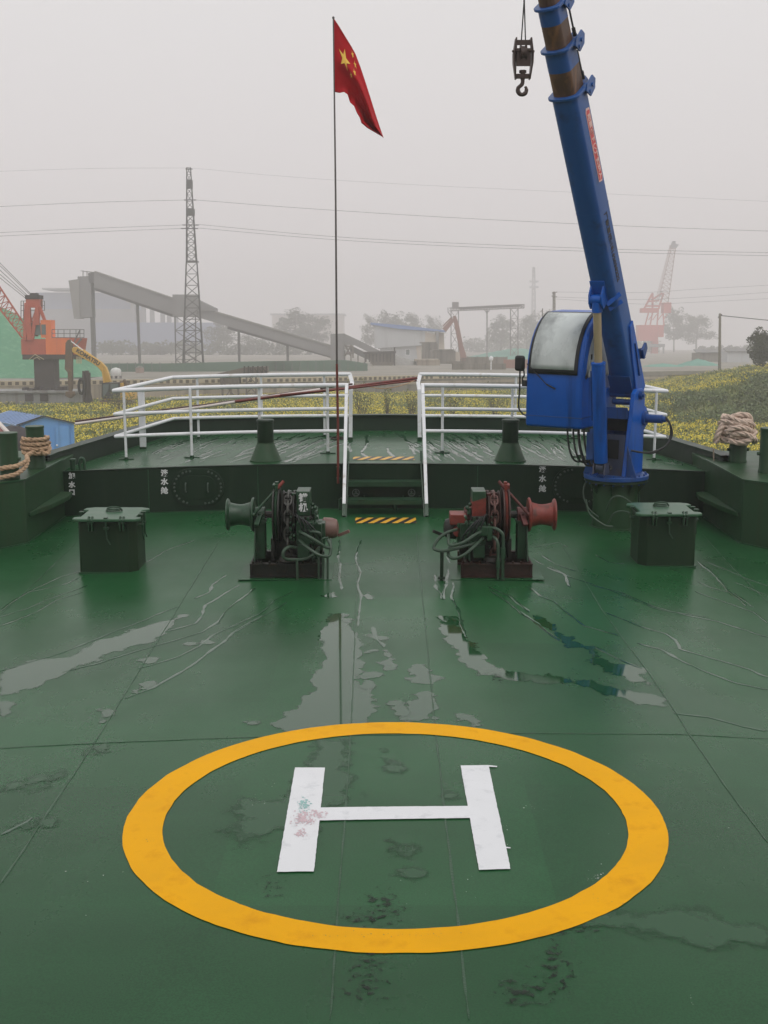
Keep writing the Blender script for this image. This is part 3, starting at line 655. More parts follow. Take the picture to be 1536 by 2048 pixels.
# ---- stair
st = thing('stair', 'short green steel stair with white handrails up to the foredeck', 'stair', (.01, 15.1, 0))
so = V((.01, 15.1, 0))
for s, xt, xb in ((-1, -.478, -.485), (1, .495, .515)):
    mb = MB(); pts = [V((xt+s*-.0, 16.13, HF+.905)), V((xt, 16.02, HF+.895)), V((xt, 15.88, HF+.80)), V((xb, 14.93, .13))]
    for p, q in zip(pts, pts[1:]): mb.bar(p-so, q-so, .042, .055, (0,1,.3))
    mb.build('handrail', M['white'], st, bevel=.005)
    mb = MB(); x = xt-s*.045; xb2 = xb-s*.035
    mb.prism([V((x, 15.42, HF+.02))-so, V((x, 15.30, HF+.02))-so, V((xb2, 14.82, .0))-so, V((xb2, 14.98, .0))-so], (s*.012, 0, 0))
    mb.bar(V((xb, 14.95, .15))-so, V((xb, 14.84, .0))-so, .045, .05, (0,1,.3)); mb.bar(V((xt-s*.03, 15.55, HF+.12))-so, V((xt-s*.03, 15.40, HF-.02))-so, .03, .04)
    mb.build('stringer', M['gear_green'], st)
for y, z in ((15.17, .375), (14.98, .185)):
    mb = MB(); mb.cbox((0, y+.06-so.y, z-.006), (.90, .19, .012)); mb.cbox((0, y-.03-so.y, z-.03), (.90, .012, .055)); mb.build('tread', M['gear_green'], st)
# ---- hazard strips
for k, (a, b, sf, lb) in enumerate((((711,1036), (833,1047), SD, 'black and yellow hazard strip on the main deck at the foot of the stair'), ((708,914), (828,920.5), SF, 'faded black and yellow hazard strip at the head of the stair'))):
    p = sf(*a); q = sf(*b); cx = (p.x+q.x)/2; cy = (p.y+q.y)/2; w = abs(SD(833,1042).x-SD(711,1042).x)/2 if k == 0 else .39
    mb = MB(); nn = 24; z0 = 0 if k == 0 else HF
    for i in range(nn+1):
        x = -w+2*w*i/nn; mb.v += [(x, -abs(p.y-q.y)/2, z0+zdk(x)+.0045), (x, abs(p.y-q.y)/2, z0+zdk(x)+.0045)]
    mb.f = [(2*i, 2*i+2, 2*i+3, 2*i+1) for i in range(nn)]
    o = mb.build('hazard_strip', M['hazard'], fix=False); o.location = (cx, cy, 0); tag(o, lb, 'hazard strip', 'hazard strips at the stair')
# ---- valves behind the stair
for k, (u, lb) in enumerate(((712, 'small handwheel valve behind the stair, under its left end'), (823, 'small handwheel valve behind the stair, under its right end'))):
    p = SY(u, 984, WY-.12); t = thing('valve', lb, 'valve', (p.x, WY-.12, p.z), 0, 'handwheel valves behind the stair')
    mb = MB(); mb.tube([(.042*math.cos(2*PI*i/20), -.05, .042*math.sin(2*PI*i/20)) for i in range(20)], .006, 6, closed=True)
    for i in range(3): a = PI/2+i*2.094; mb.tube([(0, -.05, 0), (.042*math.cos(a), -.05, .042*math.sin(a))], .005, 6)
    mb.build('handwheel', mat('handwheel_grey_%d' % k, (.10, .12, .105, 1), .4), t)
    mb = MB(); mb.cyl((0,-.05,0), (0,.06,0), .01); mb.cyl((-.07,.05,-.10), (.07,.05,-.10), .03); mb.cyl((0,.05,-.1), (0,.05,.0), .022)
    for x in (-.10, .10): mb.cyl((x-.008,.05,-.10), (x+.008,.05,-.10), .05)
    mb.cyl((-.2,.05,-.10), (.2,.05,-.10), .02); mb.cyl((-.2,.05,-.10), (-.2,.05,-p.z+.0), .02)
    mb.build('valve_body', M['gear_green'], t)

# ---- flag pole and flag
fp = thing('flagpole', 'thin flagpole standing against the foredeck wall left of the stair', 'flagpole', (-.570, 15.30, .33))
tip = V((-.587, 15.30, 5.80))-V((-.570, 15.30, .33))
def fl(a, b, ra, rb): return MB().tube([tip*a, tip*((a+b)/2)+V((.006, 0, 0)), tip*b], [ra, (ra+rb)/2, rb], 10)
fl(0, .27, .016, .015).build('lower_pole', M['pole_red'], fp); fl(.268, 1, .0135, .0085).build('upper_pole', M['pole_grey'], fp)
MB().ball(tip, .016, 10, 8).build('finial', M['pole_grey'], fp)
mb = MB(); mb.cbox((0, .03, .05), (.05, .07, .03)); mb.cbox((0, .03, .19), (.05, .07, .03)); mb.build('bracket', M['gear_green'], fp)
top_c = [(668,37),(678,52),(690,72),(703,93),(711,108),(721,135),(731,165),(742,200),(752,232),(760,256),(767,276)]
bot_c = [(669,184),(679,186),(688,184),(695,189),(700,205),(708,212),(714,226),(720,236),(723,246),(735,256),(766,274)]
def interp(c, t):
    x = t*(len(c)-1); i = min(int(x), len(c)-2); f_ = x-i; return (c[i][0]*(1-f_)+c[i+1][0]*f_, c[i][1]*(1-f_)+c[i+1][1]*f_)
def flag_pt(s, t, off=0.0):                  # s along the fly, t down the hoist
    a = interp(top_c, s); b = interp(bot_c, s)
    tt = t + .05*math.sin(t*PI)*math.sin(s*7)
    u = a[0]*(1-tt)+b[0]*tt; v = a[1]*(1-tt)+b[1]*tt
    y = 15.30 + .16*s*math.sin(t*9.5+s*2.5) + .05*s*math.sin(t*21+s*6) - .10*s
    return SY(u, v, y+off)
mb = MB(); na, nb = 60, 40
for i in range(na+1):
    for j in range(nb+1): mb.v.append(tuple(flag_pt(i/na, j/nb)-V((-.587, 15.3, 5.8))))
mb.f = [(i*(nb+1)+j, (i+1)*(nb+1)+j, (i+1)*(nb+1)+j+1, i*(nb+1)+j+1) for i in range(na) for j in range(nb)]
fg = thing('flag', 'red flag with yellow stars drooping from the top of the flagpole', 'flag', (-.587, 15.3, 5.8))
cl = mb.build('cloth', M['flag'], fg, fix=False, smooth=180)
so_ = cl.modifiers.new('thickness', 'SOLIDIFY'); so_.thickness = .002
def star(cx, cy, r, rot):
    # the cloth is gathered: fly coordinate x (0..30) and hoist coordinate y (0..20)
    pts = []
    for k in range(10):
        rr = r if k % 2 == 0 else r*.382; a = rot+PI*k/5
        pts.append(((cx+rr*math.sin(a)), (cy-rr*math.cos(a))))
    mb = MB(); c = flag_pt(cx/30, cy/20, -.016); mb.v.append(tuple(c-V((-.587,15.3,5.8))))
    P = []
    for a, b in zip(pts, pts[1:]+pts[:1]):
        for i in range(4): P.append((a[0]+(b[0]-a[0])*i/4, a[1]+(b[1]-a[1])*i/4))
    for q in P: mb.v.append(tuple(flag_pt(max(q[0], .2)/30, min(max(q[1]/20, 0), 1), -.016)-V((-.587,15.3,5.8))))
    n_ = len(P); mb.f = [(0, 1+i, 1+(i+1) % n_) for i in range(n_)]
    mb.build('star', M['star'], fg, fix=False)
star(6.0, 7.4, 3.4, 0)
for (x, y) in ((10.2, 1.9), (12.4, 3.6), (12.6, 6.6), (10.6, 9.6)): star(x, y, 1.15, .5)

# ---- cowl vents
def vent(label, x, y):
    t = thing('deck_vent', label, 'ventilator', (x, y, HF+zdk(x)), 0, 'vents on the foredeck')
    MB().lathe([(.205, 0), (.205, .012), (.192, .014), (.112, .215), (.108, .225), (.108, .235)], (0,0,0), (0,0,1), 40).build('cone_base', M['box_green'], t)
    MB().lathe([(.100, .235), (.103, .24), (.103, .495), (.112, .50), (.112, .515), (.105, .525)], (0,0,0), (0,0,1), 40).build('cap', M['wall_green'], t)
vent('squat green cone vent on the foredeck left of the stair', -1.50, 15.72)
vent('squat green cone vent on the foredeck beside the crane cab', 1.60, 15.74)

# ---- long poles on the railing
def pole(label, a, b, r, m):
    a = V(a); b = V(b); o = bpy.data.objects
    mid = a.lerp(b, .5)+V((0, 0, -.012))
    ob = MB().tube([a, a.lerp(mid, .5)+V((0,0,.003)), mid, b.lerp(mid, .5)+V((0,0,.003)), b], r, 10).build('boathook_pole', m); tag(ob, label, 'pole', 'poles lying across the railing')
pole('pale worn pole lying lowest across the left railing', SY(150, 848, 16.5), SY(640, 779, 17.35), .020, M['pole_pale'])
pole('dark thin pole lying above the pale pole on the railing', SY(150, 843, 16.62), SY(705, 768, 17.5), .014, M['pole_dark'])
pole('red brown pole spanning the gap between the two railings', SY(470, 803, 17.0), SY(834, 756, 17.75), .020, M['pole_red'])
pole('second red brown pole just under the gap spanning one', SY(560, 790, 17.12), SY(833, 761, 17.7), .013, M['pole_red'])
o = rope_mb(cr([SY(738,773,17.5), SY(760,777,17.5), SY(785,775,17.5), SY(812,768,17.6), SY(832,760,17.7)], 8), .007).build('slack_line', M['rope_l'], fix=False); tag(o, 'thin slack line hanging under the red poles in the gap', 'rope')
# ---- old rope scrap by the railing foot
p = SF(676, 878); o = rope_mb([p+V((.12*math.cos(a*.7)*(1+.2*math.sin(a)), .1*math.sin(a*.7), .012)) for a in [i*.35 for i in range(30)]], .010).build('rope_coil', M['bronze'], fix=False); tag(o, 'small dark coil of line lying at the railing foot behind the flagpole', 'rope')

# ---- deck hatches
def hatch(label, x, y, flip):
    t = thing('deck_hatch', label, 'hatch', (x, y, zdk(x)-.005), 0, 'square deck hatches')
    w, d, h, c = .285, .27, .52, .075
    def oct_(w, d, c): return [(-w+.012, -d), (w-c, -d), (w, -d+c), (w, d-c), (w-c, d), (-w+c, d), (-w, d-c), (-w, -d+.012)] if flip > 0 else [(-w+c, -d), (w-.012, -d), (w, -d+.012), (w, d-c), (w-c, d), (-w+c, d), (-w, d-c), (-w, -d+c)]
    MB().prism([(a, b, 0) for a, b in oct_(w, d, c)], (0, 0, h)).build('coaming', M['hatch_green'], t, bevel=.01)
    mb = MB(); q = oct_(w+.008, d+.008, c)
    for a, b in zip(q, q[1:]+q[:1]): mb.bar((a[0], a[1], .006), (b[0], b[1], .006), .016)
    mb.build('weld_seam', M['seam'], t)
    # scalloped lid
    lw, ld = .345, .325; out = []
    def notch(p, q, nrm, kk):              # edge p->q with notches
        p = V(p); q = V(q); pts = [p]
        return pts
    base = [(-lw+.05, -ld), (lw-.05, -ld), (lw-.01, -ld+.04), (lw-.01, -ld+.10), (lw-.07, -ld+.14), (lw-.07, ld-.16), (lw-.005, ld-.12), (lw-.02, ld-.05), (lw-.10, ld), (-lw+.10, ld), (-lw+.02, ld-.05), (-lw+.005, ld-.12), (-lw+.07, ld-.16), (-lw+.07, -ld+.14), (-lw+.01, -ld+.10), (-lw+.01, -ld+.04)]
    mb = MB(); mb.prism([(a, b, h+.012) for a, b in base], (0, 0, .03))
    lid = mb.build('lid', M['lid'], t, bevel=.008)
    MB().prism([(a*.86, b*.86, h) for a, b in base], (0, 0, .012)).build('gasket', M['black'], t)
    mb = MB()
    mb.tube(cr([(-.08, .10, h+.045), (-.06, .10, h+.075), (0, .10, h+.085), (.06, .10, h+.075), (.08, .10, h+.045)], 4), .009, 7)
    mb.tube([(.07*math.cos(2*PI*i/18)-.01, .10+.05*math.sin(2*PI*i/18), h+.055) for i in range(18)], .008, 6, closed=True)
    mb.build('lid_handle', M['gear_green'], t)
    for hx in (-.155, .155):               # hinge lugs on the near edge
        mb = MB(); mb.prism([(hx-.02, -d-.055, h-.08), (hx-.02, -d-.005, h-.08), (hx-.02, -d+.02, h+.05), (hx-.02, -d-.03, h+.065), (hx-.02, -d-.065, h+.03)], (.014, 0, 0))
        mb.prism([(hx+.012, -d-.055, h-.08), (hx+.012, -d-.005, h-.08), (hx+.012, -d+.02, h+.05), (hx+.012, -d-.03, h+.065), (hx+.012, -d-.065, h+.03)], (.014, 0, 0)); mb.cyl((hx-.03, -d-.04, h), (hx+.035, -d-.04, h), .012, n=8)
        mb.build('hinge', M['gear_green'], t)
    def dog(px, py, nx_, ny_):
        mb = MB(); a = V((px, py, 0)); n_ = V((nx_, ny_, 0)); s_ = V((-ny_, nx_, 0))
        mb.cbox(a+n_*.025+V((0,0,h-.055)), (.05 if abs(ny_) > .5 else .05, .05, .02)); mb.cyl(a+n_*.035+V((0,0,h-.075)), a+n_*.035+V((0,0,h+.045)), .011, n=8)
        mb.bar(a+n_*.005+V((0,0,h+.048)), a+n_*.05+V((0,0,h+.048)), .035, .014)
        mb.tube([a+n_*.035+V((0,0,h-.075)), a+n_*.035+V((0,0,h-.16))+s_*.005, a+n_*.045+V((0,0,h-.215))+s_*.04], .007, 6)
        mb.build('clamp', M['gear_green'], t)
    dog(0, -d, 0, -1); dog(w, .02, 1, 0); dog(-w, .02, -1, 0); dog(w, -.12, 1, 0)
M['lid'] = mat('green_lid_paint', (.030, .095, .045, 1), .36, .2, 5, (.05, .11, .07, 1), .3, 7, False, .08, 30)
hatch('square green deck hatch with clamped lid near the left bollards', -2.745, 12.40, 1)
hatch('square green deck hatch with clamped lid in front of the crane pedestal', 2.885, 12.70, -1)

# ---- anchor winches
def winch(label, u, v, m, cm):
    o0 = SD(u, v); oy = o0.y+.36
    t = thing('anchor_winch', label, 'winch', (o0.x, oy, zdk(o0.x)), 0, 'anchor winches on the main deck')
    X = lambda x: m*x
    def mk(): return MB()
    def bx(mb, x0, y0, z0, x1, y1, z1): a, b = sorted((X(x0), X(x1))); mb.box((a, y0, z0), (b, y1, z1))
    # deck plate and I-beam bed
    mb = mk(); bx(mb, -.50, -.36, .003, .40, .36, .009); mb.build('deck_plate', M['deck'], t)
    mb = mk()
    for y in (-.31, .25):
        bx(mb, -.39, y, .016, .30, y+.07, .028); bx(mb, -.39, y+.028, .028, .30, y+.042, .138); bx(mb, -.39, y, .138, .30, y+.07, .15)
    for x in (-.39, .23): bx(mb, x, -.235, .03, x+.012, .245, .148)
    for x in (-.38, -.05, .28): bx(mb, x, -.30, .03, x+.008, -.246, .14)
    mb.build('bed_frame', cm['bed'], t)
    # bearing stands
    for x, w in ((-.36, .10), (.20, .05)):
        mb = mk(); mb.prism([(X(x), -.20, .15), (X(x), .20, .15), (X(x), .09, .50), (X(x), -.09, .50)], (X(.014), 0, 0))
        bx(mb, x, -.085, .15, x+w, -.07, .50); bx(mb, x, .07, .15, x+w, .085, .50); bx(mb, x-.01, -.10, .50, x+w+.01, .10, .53)
        mb.build('bearing_stand', cm['stand'], t, bevel=.003)
    for x, w in ((-.36, .10), (.195, .06)):
        mb = mk(); mb.lathe([(.03, 0), (.075, 0), (.075, w), (.03, w)], (X(x), 0, .575), (m, 0, 0)); bx(mb, x, -.09, .53, x+w, .09, .56)
        for y in (-.085, .085): mb.cyl((X(x+w/2), y, .55), (X(x+w/2), y, .605), .013, n=6)
        if x < 0: mb.bar((X(-.30), -.06, .59), (X(-.33), -.17, .50), .05, .03)
        mb.build('bearing', cm['head'], t, bevel=.003)
    mb = mk(); mb.cyl((X(-.62), 0, .575), (X(.25), 0, .575), .035); mb.build('shaft', M['grease'], t)
    # warping drum
    mb = mk(); mb.lathe([(.05, 0), (.150, 0), (.157, .006), (.157, .014), (.150, .022), (.118, .034), (.104, .09), (.100, .13), (.104, .17), (.122, .232), (.160, .246), (.168, .254), (.168, .262), (.16, .27), (.05, .27)], (X(-.635), 0, .575), (m, 0, 0), 40)
    mb.build('warping_drum', cm['drum'], t)
    # brake drum and its band, chain wheel
    mb = mk(); mb.lathe([(.05, 0), (.265, 0), (.27, .006), (.27, .014), (.225, .016), (.225, .05), (.27, .052), (.27, .066), (.05, .066)], (X(-.175), 0, .575), (m, 0, 0), 40); mb.build('brake_drum', cm['wheel'], t)
    mb = mk(); mb.tube([(X(-.142), .236*math.cos(a), .575+.236*math.sin(a)) for a in [-.9+i*.22 for i in range(25)]], .016, 6); mb.bar((X(-.142), .0, .80), (X(-.142), .0, .90), .03, .05); mb.bar((X(-.142), -.05, .80), (X(-.142), -.05, .88), .03, .03)
    mb.bar((X(-.17), .02, .66), (X(-.17), -.02, .88), .02, .07); mb.build('brake_band', cm['band'], t)
    mb = mk(); mb.lathe([(.05, 0), (.235, 0), (.24, .01), (.20, .028), (.155, .06), (.20, .092), (.24, .11), (.235, .12), (.05, .12)], (X(-.085), 0, .575), (m, 0, 0), 32)
    for i in range(6):
        a = i*PI/3; mb.cbox((X(-.045), .19*math.cos(a), .575+.19*math.sin(a)), (.02, .05, .05)); mb.cbox((X(-.005), .19*math.cos(a), .575+.19*math.sin(a)), (.02, .05, .05))
    mb.build('chain_wheel', cm['wheel'], t)
    mb = mk(); bx(mb, -.16, -.02, .15, .06, .20, .40); bx(mb, -.20, -.12, .15, -.165, .14, .36); mb.build('chain_guard', M['grease'], t, bevel=.004)
    rw = random.Random(11)
    mb = mk()
    for k in range(26):
        x = rw.uniform(-.02, .26); z = rw.uniform(.30, .60); mb.cyl((X(x), -.27-.02*rw.random(), z), (X(x), -.20, z), rw.uniform(.008, .018), n=6)
    clut = mb
    mb = mk()
    for k in range(9):
        x = -.36+.08*k; mb.cyl((X(x), -.285, .15), (X(x), -.285, .172), .012, n=6)
    mb.build('bolts', cm['bed'], t)
    for k in range(4):
        a = V((X(.04+.03*k), -.25, .60-.02*k)); MB().tube(cr([a, a+V((X(.03), -.06, .03)), a+V((X(.07+.02*k), -.07, -.08)), a+V((X(.10+.02*k), -.03, -.16))], 5), .008, 6).build('thin_hose', M['black'], t)
    # anchor chain over the wheel and down through the bed
    mb = mk(); ch = [V((X(-.025), .20*math.cos(a), .575+.20*math.sin(a))) for a in [PI/2-.5+i*.36 for i in range(7)]]
    ch = [V((X(-.025), .21*math.cos(a), .575+.21*math.sin(a))) for a in np.linspace(.3, PI+.15, 8)] + [V((X(-.025), -.21, z)) for z in (.47, .37, .27, .17, .08)]
    for i, (a, b) in enumerate(zip(ch, ch[1:])):
        c_ = (a+b)/2; d = (b-a).normalized(); sd = V((1,0,0)) if i % 2 == 0 else d.cross(V((1,0,0)))
        mb.tube([c_+d*(.066*math.cos(q))+sd*(.036*math.sin(q)) for q in [2*PI*k/14 for k in range(14)]], .0125, 6, closed=True)
        mb.cyl(c_-sd*.03, c_+sd*.03, .008, n=6)
    mb.build('anchor_chain', cm['chain'], t)
    mb = mk(); bx(mb, -.14, -.30, .15, .10, -.14, .155); mb.lathe([(.085, 0), (.10, .02), (.085, .06), (.07, .06)], (X(-.02), -.22, .15), (0,0,1)); mb.build('chain_pipe', M['grease'], t)
    # brake lever
    mb = mk(); mb.tube([(X(-.36), -.14, .60), (X(-.25), -.10, .72), (X(-.085), -.02, .895)], .014, 8); mb.ball((X(-.36), -.14, .60), .02); mb.build('brake_lever', cm['lever'], t)
    mb = mk(); mb.tube([(X(-.135), -.045, .842), (X(-.075), -.015, .907)], .017, 8); mb.build('lever_grip', cm['grip'], t)
    # gear case
    mb = mk(); bx(mb, .055, -.13, .585, .185, .13, .825); case = mb.build('gear_case', cm['case'], t, bevel=.006)
    if cm.get('case_red'):
        mb = mk(); ax = sorted((X(.0535), X(.1865))); 
        mb.prism([(ax[0], -.1325, .60), (ax[1], -.1325, .60), (ax[1], -.1325, .765), (ax[0], -.1325, .725)], (0, .264, 0)); mb.build('red_coat', M['rust_red'], t)
        mb = mk(); bx(mb, .0545, -.1315, .5845, .1855, .1315, .60); mb.build('red_base', M['rust_red'], t)
    mb = mk(); bx(mb, .05, -.16, .15, .20, .16, .585); mb.build('pedestal_case', M['grease'], t, bevel=.006)
    for q in ((.03, -.08), (.03, .08), (-.02, .05)):
        mb = mk(); mb.cyl((X(q[0]), q[1], .70), (X(q[0]), q[1], .775), .014, n=8); mb.cyl((X(q[0]), q[1], .775), (X(q[0]), q[1], .80), .024, n=6); mb.build('fitting', cm['head'], t)
    # hydraulic motor, valve block
    mb = mk(); bx(mb, .06, -.26, .33, .22, -.12, .545); bx(mb, .10, -.28, .44, .16, -.24, .57); bx(mb, .20, -.20, .36, .30, .05, .52)
    for x in (.08, .12, .17): mb.cyl((X(x), -.20, .545), (X(x), -.20, .585), .014, n=6)
    bx(mb, .07, -.27, .20, .18, -.12, .33); mb.add(clut.v, clut.f); mb.build('valve_block', cm['block'], t, bevel=.006)
    mb = mk(); mb.lathe([(.03, 0), (.105, 0), (.11, .01), (.11, .11), (.10, .13)], (X(.18), -.06, .42), (m, 0, 0), 28); bx(mb, .20, -.16, .30, .33, -.02, .52); mb.build('hydraulic_motor', cm['block'], t, bevel=.004)
    mb = mk(); mb.lathe([(.100, 0), (.108, .01), (.104, .09), (.085, .14), (.035, .155)], (X(.30), .04, .43), (m, 0, 0), 28); mb.bar((X(.45), .03, .36), (X(.56), .0, .41), .03); mb.build('motor_end', cm['motor'], t)
    mb = mk(); mb.lathe([(.0, 0), (.09, 0), (.095, .01), (.095, .12), (.0, .125)], (X(.18), .0, .27), (m, 0, 0), 24); mb.build('lower_motor', M['grease'], t)
    mb = mk(); mb.cyl((X(.215), -.10, .60), (X(.215), -.10, .66), .02, n=10); mb.ball((X(.235), -.12, .665), .022); mb.ball((X(.205), -.08, .69), .018); mb.build('breather', M['gear_green'], t)
    return t, X
gm = dict(bed=M['grease'], stand=M['gear_green'], head=M['gear_green'], drum=M['drum_g'] if 'drum_g' in M else M['gear_green'], wheel=M['grease'], band=M['gear_green'], chain=M['chain_l'], lever=M['gear_green'], grip=M['rust_red'], case=M['box_green2'] if 'box_green2' in M else M['gear_green'], block=M['gear_green'], motor=mat('faded_pink_motor', (.18, .10, .08, 1), .5, .25, 9, (.12, .02, .02, 1), .4, 10))
rm = dict(bed=M['bronze'], stand=M['gear_green'], head=M['dull_red'], drum=M['rust_red'], wheel=M['bronze'], band=M['rust_red'], chain=M['chain_r'], lever=M['dull_red'], grip=M['dull_red'], case=M['gear_green'], case_red=True, block=M['gear_green'], motor=M['grease'])
wl, XL = winch('green anchor winch with white lettering on its gear case, left of the walkway', 580, 1161, 1, gm)
wr, XR = winch('red painted anchor winch with a red warping drum, right of the walkway', 985, 1161, -1, rm)
for ch, z in (('锚', .760), ('机', .665)): text(ch, .085, (.12, -.134, z), (1,0,0), (0,0,1), 'lettering', M['letter'], wl, bold=.004)
M['hose'] = mat('green_hose_paint', (.034, .066, .040, 1), .35, .25, 12)
def hoses(t, lst, r):
    for p in lst: MB().tube(cr(p, 7), r, 8).build('hose', M['hose'], t)
hoses(wl, [[(.09,-.28,.46), (.15,-.36,.45), (.25,-.40,.40), (.34,-.38,.335), (.38,-.34,.32), (.385,-.30,.345), (.385,-.24,.38)],
           [(.09,-.28,.38), (.16,-.37,.335), (.27,-.42,.27), (.35,-.40,.245), (.385,-.37,.26), (.39,-.33,.33), (.36,-.28,.385)],
           [(.14,-.26,.47), (.22,-.32,.47), (.28,-.32,.455), (.295,-.28,.40)],
           [(.06,-.26,.30), (-.01,-.32,.32), (-.06,-.36,.28), (-.05,-.36,.22), (.03,-.34,.20), (.14,-.33,.205), (.22,-.3,.24), (.28,-.24,.30)]], .0155)
for x, z1 in ((.315, .26), (.36, .22)): MB().cyl((x, -.33, .0), (x, -.33, z1), .011, n=8).build('riser_pipe', M['hose'], wl)
MB().cyl((.07, -.36, .005), (.07, -.36, .20), .013, n=8).build('riser_pipe', M['hose'], wl)
mb = MB(); mb.cyl((.275, -.33, .0), (.275, -.33, .30), .011, n=8); mb.tube(cr([(.30,-.33,.30),(.31,-.36,.40),(.37,-.36,.42)], 5), .011, 8); mb.build('riser_pipe', M['hose'], wl)
hoses(wr, [[(-.09,-.28,.47), (-.17,-.36,.45), (-.28,-.42,.39), (-.38,-.42,.355), (-.42,-.38,.36), (-.425,-.33,.40), (-.42,-.26,.43)],
           [(-.09,-.28,.40), (-.18,-.38,.34), (-.28,-.44,.27), (-.37,-.44,.235), (-.42,-.40,.25), (-.42,-.35,.31), (-.36,-.28,.35)],
           [(-.12,-.27,.36), (-.24,-.36,.345), (-.36,-.4,.32), (-.46,-.40,.30), (-.53,-.38,.30), (-.565,-.36,.325), (-.52,-.33,.40), (-.44,-.30,.455), (-.34,-.22,.47)],
           [(-.03,-.27,.50), (.03,-.33,.50), (.085,-.36,.46), (.095,-.36,.40), (.095,-.36,.30)],
           [(-.03,-.27,.42), (.02,-.34,.41), (.045,-.37,.36), (.05,-.37,.25), (.05,-.37,.12)]], .0155)
mb = MB(); mb.cyl((.095, -.36, .005), (.095, -.36, .33), .017, n=8); mb.cyl((.095,-.36,.22), (.095,-.36,.32), .025, n=8); mb.build('riser_pipe', M['gear_green'], wr)
mb = MB(); mb.cyl((.05, -.37, .005), (.05, -.37, .22), .013, n=8)
mb.cyl((.05,-.37,.12), (.05,-.37,.20), .021, n=8); mb.build('riser_pipe', M['gear_green'], wr)
mb = MB(); mb.cyl((-.488, -.37, .006), (-.488, -.37, .29), .017, n=10); mb.cyl((-.488,-.37,.02), (-.488,-.37,.04), .035, n=10); mb.build('stand_pipe', M['wall_green'], wr)
mb = MB(); mb.cbox((-.10, -.29, .47), (.10, .05, .09)); mb.cbox((-.03, -.29, .45), (.05, .06, .13)); mb.build('manifold', M['gear_green'], wr, bevel=.005)
mb = MB(); mb.box((-.40, -.15, .50), (-.24, .08, .60)); mb.cyl((-.32,-.16,.43), (-.32,-.05,.43), .05); mb.build('red_motor_casing', M['rust_red'], wr, bevel=.006)

# ================================================================== BLUE CRANE
PHI = R(-33); EL = R(59)
ck = thing('deck_crane', 'blue hydraulic deck crane with a fogged cab and a telescopic boom', 'crane', (2.722, 14.487, zdk(2.722)), PHI)
zc = -zdk(2.722)
def L(f, x, z): return V((x, -f, z+zc))
mb = MB(); mb.lathe([(.285, -.01), (.285, .012), (.262, .016), (.262, .55)], (0,0,0), (0,0,1), 20)
for k in range(8):
    a = 2*PI*k/8+.2; c_, s_ = math.cos(a), math.sin(a); mb.prism([(c_*.26, s_*.26, .40), (c_*.35, s_*.35, .535), (c_*.26, s_*.26, .535)], (-s_*.012, c_*.012, 0))
ped = mb.build('pedestal', M['box_green'], ck)
mb = MB(); mb.lathe([(.2, 0), (.365, 0), (.37, .004), (.37, .028), (.365, .032), (.2, .032)], (0,0,.548), (0,0,1), 40); mb.build('base_flange', M['wall_green'], ck)
mb = MB(); mb.lathe([(.2, 0), (.37, 0), (.376, .005), (.376, .045), (.37, .05), (.0, .05)], (0,0,.582), (0,0,1), 40)
mb.build('slewing_flange', M['blue_dark'], ck)
mb = MB()
for k in range(20):
    a = 2*PI*k/20; mb.cyl((.345*math.cos(a), .345*math.sin(a), .53), (.345*math.cos(a), .345*math.sin(a), .652), .011, n=6)
mb.build('bolts', M['blue_dark'], ck)
Z0 = .632-zc
for s in (1, -1):                             # column side plates
    q = [(.22, Z0), (-.30, Z0), (-.30, 1.44), (-.27, 1.54), (-.20, 1.575), (-.05, 1.575), (.02, 1.53), (.045, 1.44)]
    mb = MB(); mb.prism([L(f, s*.155, z) for f, z in q], (s*.05, 0, 0)); mb.build('side_plate', M['blue'], ck, bevel=.006)
    mb = MB(); mb.prism([L(.19, s*.21, Z0), L(.20, s*.33, Z0), L(.20, s*.205, Z0+.36)], (0, .014, 0)); mb.build('gusset', M['blue_dark'], ck)
mb = MB(); mb.box(L(.12, -.155, 1.22), L(.10, .155, 1.36)) if False else mb.prism([L(.11, -.154, 1.24), L(.11, .154, 1.24), L(.11, .154, 1.37), L(.11, -.154, 1.37)], (0, .02, 0)); mb.build('cross_plate', M['blue_dark'], ck)
mb = MB(); mb.prism([L(.17, -.154, Z0), L(.17, .154, Z0), L(.15, .154, 1.06), L(.15, -.154, 1.06)], (0, .02, 0)); mb.build('front_plate', M['purple'], ck)
MB().prism([L(.172, -.05, .78), L(.172, .09, .78), L(.165, .09, 1.0), L(.165, -.05, 1.0)], (0, .003, 0)).build('opening_shade', M['interior_shade'], ck)  # dark sheet stands in for the shade inside the opening
MB().prism([L(-.28, -.154, Z0), L(-.28, .154, Z0), L(-.28, .154, 1.3), L(-.28, -.154, 1.3)], (0, .02, 0)).build('rear_plate', M['blue_dark'], ck)
MB().prism([L(-.05, -.15, 1.08), L(-.05, .15, 1.08), L(-.05, .15, 1.24), L(-.05, -.15, 1.24)], (0, .05, 0)).build('column_shade_infill', M['interior_shade'], ck)  # dark slab put in for the shade between the side plates
mb = MB(); mb.cyl(L(-.13, .20, 1.50), L(-.13, .245, 1.50), .048, n=16); mb.cyl(L(-.13, .245, 1.50), L(-.13, .262, 1.50), .022, n=6); mb.cyl(L(-.13,-.2,1.5), L(-.13,.2,1.5), .035); mb.build('hinge_pin', M['blue_dark'], ck)
